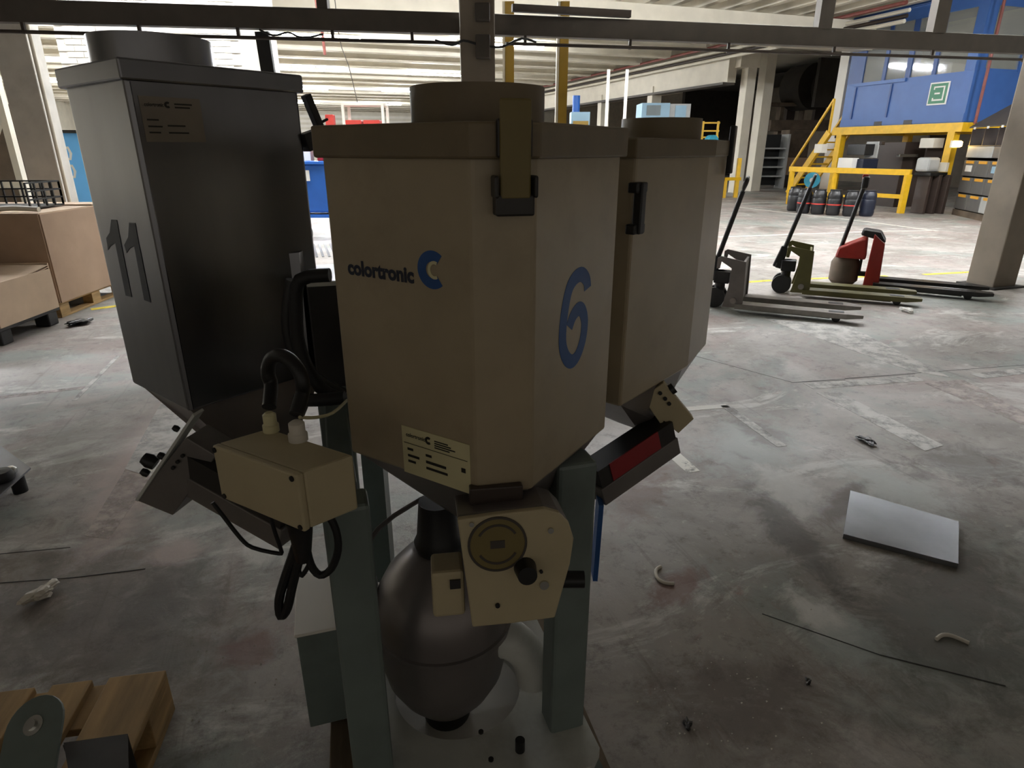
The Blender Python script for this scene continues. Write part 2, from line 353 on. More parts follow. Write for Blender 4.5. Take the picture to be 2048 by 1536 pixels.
# ================================================================== THE SETTING
floor = struct(MB().box(-40, 45, -6, 75, -0.2, 0.0).build('floor', floorm))
def marking(px, m, w=None, z=0.0015):
    mb = MB()
    if w is None:
        mb.slab([onz(x, y) + ZUP*0.0002 for x, y in px], ZUP, z)
    else:
        pts = [onz(x, y) for x, y in px]
        for i_, (a, b) in enumerate(zip(pts, pts[1:])):
            d = (b-a).normalized(); a2 = a-d*w*0.3; b2 = b+d*w*0.3; q = Vector((-d.y, d.x, 0))*w/2
            mb.slab([a2+q, a2-q, b2-q, b2+q], ZUP, z+0.0005*i_)
    return mb.build('floor_marking', m, floor)
marking([(1375, 818), (1450, 812)], linewhite, 0.06)
marking([(1452, 813), (1560, 890)], lineworn, 0.06)
marking([(1330, 893), (1382, 940)], linewhite, 0.075)
marking([(1531, 639), (1693, 649), (1900, 755), (1821, 742)], lineworn)
marking([(1625, 772), (1830, 757)], lineworn, 0.11); marking([(1960, 752), (2080, 738)], lineworn, 0.10)
marking([(1633, 786), (1676, 783), (1887, 891), (1850, 902)], lineworn)
marking([(1850, 767), (1925, 759), (2060, 830), (2060, 856)], linepink)
marking([(1484, 565), (1540, 561)], lineyellow, 0.08); marking([(1604, 558), (1771, 552)], lineyellow, 0.07); marking([(1850, 549), (1945, 544)], lineyellow, 0.08)
marking([(1439, 474), (1740, 463), (1870, 461)], linewhite, 0.08); marking([(1472, 414), (1740, 444), (1873, 462)], linewhite, 0.09); marking([(1476, 407), (1574, 404)], linewhite, 0.1)
marking([(188, 618), (226, 613)], lineyellow, 0.09)
marking([(322, 806), (388, 828), (302, 955), (250, 938)], lineworn); marking([(250, 940), (302, 957), (218, 1078), (170, 1072)], linepink)
marking([(0, 795), (170, 775)], linepink, 0.05); marking([(236, 712), (150, 800)], lineworn, 0.03)
# narrow expansion joints cut in the slab, filled dark
def joint(px, w=0.0035): return marking(px, ink, w, 0.0012)
for px in ([(1525, 1228), (1760, 1310), (2010, 1372)], [(1390, 712), (1585, 765), (1690, 760)], [(0, 1108), (140, 1095)], [(0, 1166), (150, 1155), (290, 1138)], [(1690, 757), (2048, 730)], [(1585, 765), (1830, 748)]):
    joint(px).name = 'slab_joint'
# floor grating seen through the slot between the hoppers
gp = onz(642, 500)
for i in range(9):
    MB().obox(gp + HU*(-0.36+0.09*i) + Vector((0, 0, 0.004)), 0.035, 1.5, 0.006, HU, HV).build('grating_bar', darksteel, floor)

ZC = 5.3
ceiling = struct(MB().hbox(-32, 40, 4, 70, ZC, ZC+0.2).build('ceiling', cream))
for v in [17.2+2.3*k for k in range(21)]:
    ue = 8.6 if v < 21 else 14.6
    MB().hbox(-30, ue, v-0.11, v+0.11, ZC-0.42, ZC).hbox(-30, ue, v-0.2, v+0.2, ZC-0.42, ZC-0.36).build('ceiling_beam', cream, ceiling)
MB().hbox(-30, 16, 15.6, 16.1, 4.15, 4.85).build('ceiling_beam', cream, ceiling)
for k in range(11):   # joists running into the depth above the aisle
    MB().hbox(9.0+0.8*k, 9.2+0.8*k, 10, 21.5, ZC-0.3, ZC).build('ceiling_joist', cream, ceiling)
struct(MB().box(-20, 26, -6, 7.55, 3.06, 3.3).build('ceiling_light_block', conc))  # added unseen slab that keeps lamp light off the foreground
wall_back = struct(MB().hbox(-32, 40, 66, 66.4, 0, ZC+0.2).build('wall_back', cream))
for k in range(8):
    MB().hbox(-20, 12, 65.9, 66, 1.4+0.42*k, 1.62+0.42*k).build('wall_slat', white, wall_back)
wall_left = struct(MB().hbox(-16.4, -16, -8, 66, 0, ZC+0.2).build('wall_left', cream))
wall_right = struct(MB().hbox(27, 27.4, -8, 66, 0, ZC+0.2).build('wall_right', browncol))
# white block wall of the store room
wb = Vector((-5.72, 11.6, 0))
wx = (HU*0.3+Vector((0.95, 0, 0))).normalized(); wy = Vector((-wx.y, wx.x, 0))
wall_store = struct(MB().obox(wb+ZUP*ZC/2, 2.75, 1.2, ZC, wx, wy).build('wall_storeroom', white))
bk = MB().obox((0, 0, 0), 0.238, 0.02, 0.076, wx, wy).build('brick', white, wall_store)
first = True
for r in range(20):
    for k in range(11):
        u_ = -1.375+0.125+0.25*k+(0.125 if r % 2 else 0.0)
        if u_ > 1.26: continue
        o = bk if first else bk.copy()
        if not first: COL.objects.link(o)
        first = False; o.location = wb+wx*u_-wy*0.606+ZUP*(2.1+0.088*r)
# unlit machine hall behind the double column, its gloom put into black surfaces
uD, vD = tohall((9.4, 25.2, 0))
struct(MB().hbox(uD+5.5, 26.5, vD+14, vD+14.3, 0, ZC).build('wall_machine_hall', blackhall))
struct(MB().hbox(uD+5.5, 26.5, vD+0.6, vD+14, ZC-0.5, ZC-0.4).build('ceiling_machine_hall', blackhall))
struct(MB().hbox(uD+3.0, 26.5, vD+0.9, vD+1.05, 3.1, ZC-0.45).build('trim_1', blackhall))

# columns
def column(name, c, w, d, z1, m, ax=HU, ay=HV, z0=0.0):
    return struct(MB().obox((c[0], c[1], (z0+z1)/2), w, d, z1-z0, ax, ay).build(name, m, bevel=0.012))
colc = column('column_centre', (-0.37, 7.45), 0.36, 0.3, ZC, browncol, Vector((1, 0.09, 0)), Vector((-0.09, 1, 0)))
MB().obox((-0.30, 7.26, 2.81), 0.15, 0.09, 0.16).build('junction_box', railm, colc, bevel=0.01)
MB().obox((-0.30, 7.27, 2.50), 0.15, 0.09, 0.22).build('junction_box', railm, colc, bevel=0.01)
MB().tube([(-0.36, 7.24, 2.52), (-0.5, 7.22, 2.55), (-0.62, 7.3, 2.52), (-0.8, 7.35, 2.57)], 0.012).build('cable', rubber, colc, True)
MB().tube([(-0.23, 7.24, 2.5), (-0.1, 7.2, 2.49), (0.1, 7.3, 2.58), (0.25, 7.4, 2.56)], 0.012).build('cable', rubber, colc, True)
c0 = onz(1940, 568); c1 = onz(1985, 580); c2 = onz(2015, 572)
cR = struct(MB().obox(((5.475+5.837)/2, (7.405+7.288)/2-0.02, ZC/2), 0.36, 0.33, ZC, HU, HV).build('column_right', browncol, bevel=0.012))
MB().obox(((5.475+5.837)/2, (7.405+7.288)/2-0.02, 0.01), 0.5, 0.46, 0.02, HU, HV).build('base_plate', darksteel, cR)
colL = column('column_left', (-5.44, 7.75), 0.34, 0.34, ZC, conc, Vector((1, 0.2, 0)), Vector((-0.2, 1, 0)))
MB().cyl((-5.2, 7.62, 0), (-5.2, 7.62, ZC), 0.02).build('conduit', cream, colL, True)
column('column_store', (-4.5, 12.6), 0.55, 0.5, ZC, white)
dc = onz(1474, 386); de = onz(1509, 383)
cD = column('column_double', (dc.x, dc.y+0.25), 0.37, 0.36, 4.3, cream)
MB().obox((dc.x-0.15, dc.y+0.25, 4.5), 0.8, 0.5, 0.6, HU, HV).build('corbel', cream, cD)
column('column_double_rear', (de.x, de.y+0.3), 0.42, 0.4, ZC, cream)
cw = ony(1677, 250, 22.0)
cW = column('column_white', (cw.x, cw.y), 0.4, 0.36, ZC, white)
MB().obox((cw.x-0.1, cw.y-0.22, 1.98), 0.16, 0.02, 0.24, HU, HV).build('number_plate', ink, cW)
MB().obox((cw.x-0.1, cw.y-0.235, 1.98), 0.08, 0.01, 0.15, HU, HV).build('number_plate_field', paperw, cW)
# long beam on the double column, running into the depth
b0 = Vector((7.75, 24.4, 0)); b1 = Vector((4.1, 34.5, 0)); bd = (b1-b0).normalized(); bq = Vector((bd.y, -bd.x, 0))
lb = struct(MB().bar(b0+ZUP*4.28, b1+bd*22+ZUP*4.28, 0.35, 1.1).build('trim_2', cream))
MB().bar(b0+ZUP*3.7-bq*0.1, b1+bd*22+ZUP*3.7-bq*0.1, 0.5, 0.08).build('beam_flange', railm, lb)
for k, (dz, m) in enumerate(((4.75, cream), (4.62, pipem), (4.5, cream), (4.9, redpipe))):
    MB().cyl(b0-bd*7+ZUP*dz-bq*(0.30+0.05*k), b1+bd*15+ZUP*dz-bq*(0.30+0.05*k), 0.05, n=8).build('ceiling_pipe', m, lb, True)
for k in range(2):
    p = b0+bd*(5.0+4.6*k)
    column('column_aisle', (p.x, p.y), 0.45, 0.4, 4.0, cream)

# ================================================================== OVERHEAD RAIL
A = Vector((-6.2, 6.80, 2.77)); B = Vector((-0.369, 7.72, 2.776)); Cc = Vector((8.2, 9.45, 2.772))
rail = empty('overhead_rail', (-0.37, 7.72, 2.77), 'dusty grey steel rail running overhead behind the hoppers', 'rail')
MB().bar(A, B, 0.12, 0.2).build('rail_section', railm, rail, bevel=0.006); MB().bar(B, Cc, 0.12, 0.2).build('rail_section', railm, rail, bevel=0.006)
mb = MB().cyl(A+Vector((0, -0.05, -0.18)), B+Vector((0, -0.05, -0.19)), 0.018, n=10); mb.build('under_pipe', pipem, rail, True)
MB().cyl(B+Vector((0.3, -0.05, -0.19)), Cc+Vector((0, -0.05, -0.17)), 0.018, n=10).build('under_pipe', pipem, rail, True)
for t in (0.1, 0.24, 0.42, 0.58, 0.74, 0.88):
    p = A.lerp(B, t); MB().bar(p+Vector((0, -0.05, -0.1)), p+Vector((0, -0.05, -0.2)), 0.03).build('pipe_clip', pipem, rail)
for t in (0.06, 0.2, 0.34, 0.5, 0.66, 0.82):
    p = B.lerp(Cc, t); MB().bar(p+Vector((0, -0.05, -0.1)), p+Vector((0, -0.05, -0.2)), 0.03).build('pipe_clip', pipem, rail)
for x in (645, 1640, 1850):
    Y = 7.35 if x < 1000 else (8.6 if x < 1700 else 9.1)
    p = ony(x, 60, Y)
    seg = (A, B) if p.x < -0.37 else (B, Cc); yy = seg[0].lerp(seg[1], (p.x-seg[0].x)/(seg[1].x-seg[0].x)).y
    MB().bar((p.x, yy, 2.86), (p.x, yy, ZC), 0.11 if x < 1000 else 0.16).build('hanger', railm, rail)
p = B.lerp(Cc, 0.12); q = B.lerp(Cc, 0.28)
MB().bar(Vector((0.0, 7.7, 2.93)), Vector((1.32, 7.98, 2.92)), 0.07).build('short_channel', pipem, rail)
MB().tube([(-2.6, 7.3, 2.66), (-2.45, 7.25, 2.6), (-2.3, 7.27, 2.63), (-2.15, 7.25, 2.58), (-1.95, 7.3, 2.62)], 0.01).build('loose_cable', rubber, rail, True)
MB().bar((-2.62, 7.42, 2.66), (-2.53, 7.45, 0.0), 0.14, 0.05).build('perforated_post', blackpl, rail)
# red and chain drop lines
for (x0, y0, x1, y1, Y, r) in ((632, 0, 650, 110, 12, 0.025), (676, 60, 715, 205, 13, 0.008)):
    o = MB().tube([Vector((ony(x0, y0, Y).x, Y, ZC)), ony(x0, y0, Y), ony((x0+x1)/2+2, (y0+y1)/2, Y), ony(x1, y1, Y)], r).build('hanging_line', redpipe if r > 0.01 else railm)
    o.location = (0, 0, 0); tag(o, 'rusty pull chain hanging from the ceiling beams' if r > 0.01 else 'thin grey wire hanging from the ceiling beams', 'chain' if r > 0.01 else 'wire')

# ================================================================== LAMPS
def luminaire(u, v, z, label, length=1.6, along=HU):
    c = hall(u, v, z); o = empty('tube_lamp', c, label, 'lamp', 'tube lamps under the hall ceiling')
    MB().obox(c+ZUP*0.06, length, 0.16, 0.05, along, along.cross(ZUP)).build('housing', lampwhite, o)
    MB().bar(c+ZUP*0.08+along*0.5, c+ZUP*(ZC-z)+along*0.5, 0.02).build('hanger_rod', railm, o); MB().bar(c+ZUP*0.08-along*0.5, c+ZUP*(ZC-z)-along*0.5, 0.02).build('hanger_rod', railm, o)
    for s in (-0.05, 0.05):
        MB().cyl(c-along*(length/2-0.03)+along.cross(ZUP)*s, c+along*(length/2-0.03)+along.cross(ZUP)*s, 0.018, n=8).build('tube', tube_m, o)
    return o
lab = 'white twin tube lamp hanging under the cream ceiling'
for (x, y) in ((-9.6, 9.8), (-4.6, 9.9), (0.3, 10.4), (4.2, 10.2), (8.2, 10.6), (13.0, 10.0)):
    u, v = tohall((x, y, 0)); luminaire(u, v, 4.7, lab, 2.4)
for v in (22.0, 31.2, 40.4, 52.0):
    for u in (-11, -5, 1, 7): luminaire(u, v, 4.72, lab, 3.0)

# ================================================================== THE BLENDING MACHINE
MC = Vector((-0.1, 1.2, 0.144))
mach = empty('gravimetric_blender', MC, 'multi-hopper plastics blender with stainless and beige hoppers on grey legs', 'machine')
def scale_poly(poly, d):
    cx = sum(p[0] for p in poly)/len(poly); cy = sum(p[1] for p in poly)/len(poly); out = []
    for p in poly:
        v = Vector((p[0]-cx, p[1]-cy)); k = (v.length+d)/v.length; out.append((cx+v.x*k, cy+v.y*k))
    return out
def hopper(poly, zb, zl, zt, m, lidm, neck, nz, nr, fun, fz, fr):
    b = MB().prism(poly, zb, zl+0.01).build('hopper', m, mach, bevel=0.006)
    MB().prism(scale_poly(poly, 0.014), zl, zt).build('lid', lidm, b, bevel=0.004)
    n = 40
    MB().lathe((neck[0], neck[1], zt-0.002), [(nr, 0), (nr, nz), (nr-0.004, nz), (nr-0.004, 0.004), (0.0, 0.004)], 48).build('filler_neck', lidm, b, True)
    cx, cy = fun; ins = scale_poly(poly, -0.012)
    tgt = []
    for p in ins:
        v = Vector((p[0]-sum(q[0] for q in ins)/len(ins), p[1]-sum(q[1] for q in ins)/len(ins))).normalized(); tgt.append(Vector((cx+v.x*fr, cy+v.y*fr, fz)))
    MB().loft([Vector((p[0], p[1], zb)) for p in ins], tgt).build('funnel', castgrey, b)
    return b
# -- hopper with the 6
a6 = Vector((math.cos(math.radians(57.2)), math.sin(math.radians(57.2)), 0)); b6 = Vector((-a6.y, a6.x, 0)); A6 = Vector((-0.0026, 0.889, 0)); SD = 0.3685; CH = 0.066
poly6 = [A6+b6*CH, A6+a6*CH, A6+a6*SD, A6+(a6+b6)*SD, A6+b6*SD]
h6 = hopper([(p.x, p.y) for p in poly6], 0.95, 1.488, 1.537, beige, lidbeige, (-0.058, 1.155), 0.062, 0.113, (-0.02, 1.06), 0.80, 0.055)
tag(h6, 'beige painted hopper with blue 6')
# left face (carries maker's lettering): seen from outside u runs from L to P_L
Lc = A6+b6*SD; nL = -a6; uL = -b6
P0L = Lc+ZUP*0.95
def uvL(x, y):
    p = onplane(x, y, P0L, nL)-P0L; return p.dot(uL), p.z
u0, v0 = uvL(697, 549); u1, v1 = uvL(828, 549); u2, v2 = uvL(828, 514)
mb = MB(); lettering(mb, 'colortronic', P0L+uL*u0+ZUP*v0, uL, ZUP, nL, u1-u0, (v2-v1)*0.95, 0.045); mb.build('maker_lettering', darkblue, h6)
lu, lv = uvL(865, 540); R = 0.0215
mb = MB(); ribbon(mb, [(lu+R*math.cos(t), lv+R*math.sin(t)) for t in [math.radians(48+264*i/24) for i in range(25)]], 0.017, P0L, uL, ZUP, nL)
mb.build('maker_emblem', bluep, h6)
mb = MB(); ribbon(mb, [(lu+0.004+R*0.5*math.cos(t), lv+R*0.55*math.sin(t)) for t in [math.radians(60+240*i/14) for i in range(15)]], 0.005, P0L, uL, ZUP, nL, 0.0009); mb.build('maker_emblem', labelp, h6)
pu0, pv0 = uvL(810, 942); pu1, pv1 = uvL(942, 970); pu2, pv2 = uvL(806, 850)
pw, ph = pu1-pu0, pv2-pv0
lp = MB().slab([P0L+uL*(pu0+a)+ZUP*(pv0+b)+nL*0.0003 for a, b in ((0, 0), (pw, 0), (pw, ph), (0, ph))], nL, 0.0012).build('nameplate', labelp, h6)
PB = P0L+uL*pu0+ZUP*pv0+nL*0.0017
mb = MB(); lettering(mb, 'colortronic', PB+uL*(pw*0.07)+ZUP*(ph*0.80), uL, ZUP, nL, pw*0.29, ph*0.085, 0.02)
mb.build('nameplate_lettering', ink, lp); mb = MB(); ribbon(mb, [(pw*0.41+pw*0.035*math.cos(t), ph*0.84+pw*0.035*math.sin(t)) for t in [math.radians(45+270*i/12) for i in range(13)]], pw*0.03, PB, uL, ZUP, nL)
mb.build('nameplate_emblem', ink, lp); mb = MB()
def line_rows(mb, P, rows):
    for (x0, x1, y, h) in rows: ribbon(mb, [(pw*x0, ph*y), (pw*x1, ph*y)], ph*h, P, uL, ZUP, nL)
line_rows(mb, PB, [(0.5, 0.7, 0.87, .022), (0.5, 0.74, 0.825, .022), (0.5, 0.8, 0.78, .022), (0.5, 0.72, 0.735, .022), (0.03, 0.97, 0.66, .01), (0.08, 0.17, 0.54, .05), (0.36, 0.45, 0.52, .05), (0.08, 0.26, 0.40, .05), (0.36, 0.66, 0.38, .055), (0.08, 0.2, 0.28, .05), (0.36, 0.68, 0.25, .05), (0.88, 0.94, 0.45, 0.09)])
mb.build('nameplate_print', ink, lp, kind='stuff')
# right face with the painted 6
PR = A6+a6*CH; nR = -b6; uR = a6; P0R = PR+ZUP*0.95
def uvR(x, y):
    p = onplane(x, y, P0R, nR)-P0R; return p.dot(uR), p.z
six = [(1175, 577), (1173, 560), (1164, 549), (1152, 554), (1140, 573), (1132, 605), (1126, 650), (1125, 690), (1132, 715), (1143, 723), (1155, 710), (1165, 680), (1169, 645), (1165, 623), (1157, 618), (1146, 632), (1138, 655)]
pts = [uvR(x, y) for x, y in six]
sm = []
for i in range(len(pts)-1):
    p0 = Vector(pts[max(i-1, 0)]); p1 = Vector(pts[i]); p2 = Vector(pts[i+1]); p3 = Vector(pts[min(i+2, len(pts)-1)])
    for k in range(4):
        t = k/4; sm.append(tuple(0.5*((2*p1)+(p2-p0)*t+(2*p0-5*p1+4*p2-p3)*t*t+(3*p1-p0-3*p2+p3)*t**3)))
sm.append(pts[-1])
mb = MB(); ribbon(mb, sm, 0.026, P0R, uR, ZUP, nR); mb.build('painted_number', bluep, h6)
# toggle latch on the chamfer
cf = (A6+b6*CH+A6+a6*CH)/2; nC = -(a6+b6).normalized(); uC = Vector((-nC.y, nC.x, 0))
cf = cf+uC*0.012
lt = MB().obox(cf+nC*0.026+ZUP*1.50, 0.044, 0.007, 0.13, uC, nC).build('latch', olive, h6, bevel=0.003)
mb = MB().obox(cf+nC*0.014+ZUP*1.427, 0.056, 0.03, 0.03, uC, nC); mb.obox(cf+nC*0.02+uC*0.028+ZUP*1.452, 0.006, 0.035, 0.03, uC, nC); mb.obox(cf+nC*0.02-uC*0.028+ZUP*1.452, 0.006, 0.035, 0.03, uC, nC)
mb.build('latch_base', darksteel, lt, bevel=0.004)
MB().obox(cf+nC*0.018+ZUP*1.515, 0.05, 0.012, 0.05, uC, nC).build('latch_hook', darksteel, lt, bevel=0.003)
# -- hopper with the 11
a11 = Vector((math.cos(math.radians(51.4)), math.sin(math.radians(51.4)), 0)); b11 = Vector((-a11.y, a11.x, 0)); K = Vector((-0.724, 1.287, 0)); S11 = 0.372
poly11 = [K, K+a11*S11, K+(a11+b11)*S11, K+b11*S11+a11*0.08, K+b11*0.293]
h11 = hopper([(p.x, p.y) for p in poly11], 0.95, 1.622, 1.66, steel, steel, (-0.808, 1.575), 0.072, 0.125, (-0.62, 1.38), 0.78, 0.06)
tag(h11, 'tall stainless steel hopper with dark 11')
P11 = K+b11*0.293+ZUP*0.95; n11 = -a11; u11 = -b11
def uv11(x, y):
    p = onplane(x, y, P11, n11)-P11; return Vector((p.dot(u11), p.z))
for dx in (0, 1):
    if dx == 0: q = [(223, 439), (234, 440), (240, 472), (264, 594), (252, 591), (231, 486), (222, 492), (217, 500), (213, 476), (220, 465)]
    else: q = [(259, 445), (271, 446), (275, 470), (302, 605), (289, 600), (269, 492), (260, 497), (254, 506), (249, 490), (257, 474)]
    pt = [P11+u11*p.x+ZUP*p.y+n11*0.0003 for p in [uv11(x, y) for x, y in q]]
    mb = MB(); mb.slab(pt, n11, 0.0006); mb.build('painted_number', darkblue, h11)
nB = Vector((a11.y, -a11.x, 0)); uB = a11; PBf = K+ZUP*0.95
def uvB(x, y):
    p = onplane(x, y, PBf, nB)-PBf; return p.dot(uB), p.z
q0 = uvB(270, 258); q1 = uvB(400, 262); q2 = uvB(262, 172)
w11 = (q1[0]-q0[0])
pl = MB().slab([PBf+uB*(0.02+a)+ZUP*(0.565+b)+nB*0.0003 for a, b in ((0, 0), (0.118, 0), (0.118, 0.082), (0, 0.082))], nB, 0.0012).build('nameplate', lidsteel, h11)
mb = MB(); PP = PBf+uB*0.02+ZUP*0.565+nB*0.0017
lettering(mb, 'colortronic', PP+uB*0.008+ZUP*0.064, uB, ZUP, nB, 0.036, 0.007, 0.02)
mb.build('nameplate_lettering', ink, pl); mb = MB()
ribbon(mb, [(0.052+0.004*math.cos(t), 0.068+0.004*math.sin(t)) for t in [math.radians(45+270*i/12) for i in range(13)]], 0.004, PP, uB, ZUP, nB)
mb.build('nameplate_emblem', ink, pl); mb = MB()
for (x0, x1, y) in ((0.065, 0.1, 0.07), (0.065, 0.095, 0.064), (0.008, 0.03, 0.04), (0.008, 0.035, 0.028), (0.045, 0.08, 0.03), (0.008, 0.03, 0.017), (0.045, 0.085, 0.017)): ribbon(mb, [(x0, y), (x1, y)], 0.003, PP, uB, ZUP, nB)
mb.build('nameplate_print', ink, pl, kind='stuff')
# folded seam beside the corner, and the lid latch arm at the far end
MB().bar(K+nB*0.003+uB*0.006+ZUP*0.955, K+nB*0.003+uB*0.006+ZUP*1.62, 0.008, 0.004).build('seam', steel, h11)
e11 = K+a11*S11
mb = MB().bar(e11+uB*0.02+ZUP*1.62, e11+uB*0.055+ZUP*1.535, 0.018, 0.02, nB); mb.bar(e11+uB*0.0+ZUP*1.515, e11+uB*0.05+ZUP*1.53, 0.03, 0.04); mb.bar(e11+uB*0.05+ZUP*1.56, e11+uB*0.075+ZUP*1.57, 0.006)
mb.build('latch', blackpl, h11, bevel=0.002)
# -- third hopper
Q3 = Vector((0.474, 1.594, 0)); d3 = Vector((math.cos(math.radians(50.9)), math.sin(math.radians(50.9)), 0)); e3 = Vector((-d3.y, d3.x, 0)); E3 = Vector((0.584, 1.80, 0))
poly3 = [Q3-d3*0.36, Q3, E3, E3+e3*0.25, Q3-d3*0.36+e3*0.37]
h3 = hopper([(p.x, p.y) for p in poly3], 0.95, 1.484, 1.523, beige, lidbeige, (0.378, 1.71), 0.052, 0.10, (0.35, 1.58), 0.80, 0.06)
tag(h3, 'beige painted hopper without a number')
n3 = Vector((d3.y, -d3.x, 0))
p3 = onplane(1268, 330, Q3, n3); p3b = Vector((p3.x, p3.y, 0))
mb = MB().obox(p3b+n3*0.012+ZUP*1.43, 0.045, 0.022, 0.02, d3, n3); mb.obox(p3b+n3*0.018+ZUP*1.39, 0.02, 0.02, 0.10, d3, n3); mb.obox(p3b+n3*0.012+ZUP*1.35, 0.045, 0.022, 0.02, d3, n3)
mb.build('latch', blackpl, h3, bevel=0.003)
qe = (E3-Q3).normalized(); ne = Vector((qe.y, -qe.x, 0))
MB().obox(E3+ne*0.012-qe*0.02+ZUP*1.50, 0.03, 0.014, 0.12, qe, ne).build('latch', blackpl, h3, bevel=0.003)

# -- frame: legs, base plate, side cabinet, top ring
m1 = Vector((math.cos(math.radians(17)), math.sin(math.radians(17)), 0)); m2 = Vector((-m1.y, m1.x, 0))
LL = Vector((-0.300, 0.975, 0)); LR = Vector((0.118, 1.100, 0))
for p, zt in ((LL, 0.915), (LR, 0.935), (LL+m2*0.52, 0.93), (LR+m2*0.52, 0.93)):
    o = MB().obox((p.x, p.y, (0.16+zt)/2), 0.082, 0.07, zt-0.16, m1, m2).build('leg', legpaint, mach, bevel=0.008)
    MB().obox((p.x, p.y, 0.167), 0.12, 0.11, 0.014, m1, m2).build('foot_plate', legpaint, o, bevel=0.002)
cy0 = (LL+LR)/2+m2*0.26
for s, t in ((LL, LR), (LL+m2*0.52, LR+m2*0.52), (LL, LL+m2*0.52), (LR, LR+m2*0.52)):
    pass
MB().bar(LL+m2*0.05+ZUP*0.885, LL+m2*0.5+ZUP*0.885, 0.05, 0.07).build('top_bar', legpaint, mach, bevel=0.004)
MB().bar(LR+m2*0.05+ZUP*0.885, LR+m2*0.5+ZUP*0.885, 0.05, 0.07).build('top_bar', legpaint, mach, bevel=0.004)
MB().bar(LL+m2*0.52+ZUP*0.885, LR+m2*0.52+ZUP*0.885, 0.05, 0.07).build('top_bar', legpaint, mach, bevel=0.004)
ZP = 0.25; HC = Vector((-0.135, 1.195, 0)); HR = 0.155
mb = MB(); n = 48; outer = []; inner = []
for i in range(n):
    t = 2*math.pi*i/n+math.radians(17); d = Vector((math.cos(t), math.sin(t), 0)); inner.append(HC+d*HR)
    k = 1.0/max(abs(d.dot(m1))/0.265, abs(d.dot(m2))/0.30); pt = HC+d*k; outer.append(pt)
vs_ = [Vector((p.x, p.y, z)) for z in (ZP, ZP-0.03) for p in outer]+[Vector((p.x, p.y, z)) for z in (ZP, ZP-0.03) for p in inner]
fs_ = []
for i in range(n):
    j = (i+1) % n
    fs_ += [(i, j, 2*n+j, 2*n+i), (n+j, n+i, 3*n+i, 3*n+j), (j, i, n+i, n+j), (2*n+i, 2*n+j, 3*n+j, 3*n+i)]
mb.add(vs_, fs_); bp = mb.build('base_plate', platepaint, mach)
for k in (-1, 1):      # skirts that carry the plate on the pallet
    MB().obox(HC+m1*(k*0.253)+ZUP*0.183, 0.02, 0.58, 0.078, m1, m2).build('skirt', legpaint, bp)
for x, y in ((982, 1520), (962, 1465), (1040, 1500), (625, 1190)):
    p = onz(x, y, ZP+0.001)
    if x == 625: continue
    MB().cyl(p, p+ZUP*(0.03 if x == 1040 else 0.004), 0.011 if x == 1040 else 0.006, n=12).build('bolt', blackpl if x != 962 else ink, bp, True)
MB().obox(HC+ZUP*0.149, 0.36, 0.40, 0.006, m1, m2).build('pale_backing', white, bp)  # added pale sheet in place of the bright floor below the hole
# side cabinet on the left
sc = Vector((-0.46, 1.275, 0))
cab = MB().obox(sc+ZUP*0.3025, 0.15, 0.22, 0.285, m1, m2).build('side_cabinet', legpaint, mach, bevel=0.003)
MB().obox(sc+ZUP*0.447, 0.158, 0.228, 0.008, m1, m2).build('cabinet_top', white, cab, bevel=0.002)  # white for the strong light on the top, brightness put into the colour
p = sc+ZUP*0.4515+m2*0.06+m1*0.02; MB().cyl(p, p+ZUP*0.003, 0.006, n=12).build('bolt', blackpl, cab)
# -- mixing chamber
mx = Vector((-0.165, 1.20, 0))
chm = MB().lathe(mx, [(0.0, 0.66), (0.055, 0.66), (0.062, 0.655), (0.085, 0.635), (0.125, 0.59), (0.148, 0.545), (0.158, 0.505), (0.16, 0.47), (0.166, 0.468), (0.166, 0.455), (0.155, 0.452), (0.15, 0.36), (0.14, 0.31), (0.115, 0.26), (0.082, 0.215), (0.055, 0.19), (0.05, 0.17), (0.0, 0.17)][::-1], 56).build('mixing_chamber', castgrey, mach, True)
MB().lathe(mx+ZUP*0.66+Vector((0.0, -0.01, 0)), [(0.0, 0.0), (0.05, 0), (0.055, 0.02), (0.048, 0.035), (0.04, 0.12), (0.0, 0.12)], 32).build('inlet_collar', blackpl, chm, True)
MB().lathe(mx, [(0.0, 0.148), (0.054, 0.148), (0.058, 0.158), (0.058, 0.19), (0.0, 0.19)], 32).build('outlet_collar', blackpl, chm, True)
MB().cyl(mx+Vector((-0.15, 0.0, 0.53)), mx+Vector((-0.20, -0.01, 0.53)), 0.035, n=20).build('side_flange', blackpl, chm, True)
MB().tube([mx+Vector((-0.19, 0, 0.50)), mx+Vector((-0.185, -0.08, 0.63)), mx+Vector((-0.14, 0.02, 0.69)), mx+Vector((-0.05, 0.1, 0.72))], 0.006).build('air_hose', castgrey, chm, True)
# -- discharge elbow right of the chamber
MB().tube([mx+Vector((0.10, -0.02, 0.42)), mx+Vector((0.165, -0.035, 0.42)), mx+Vector((0.205, -0.04, 0.37)), mx+Vector((0.215, -0.04, 0.30))], lambda t: 0.05-0.012*t, 16).build('discharge_elbow', platepaint, mach, True)

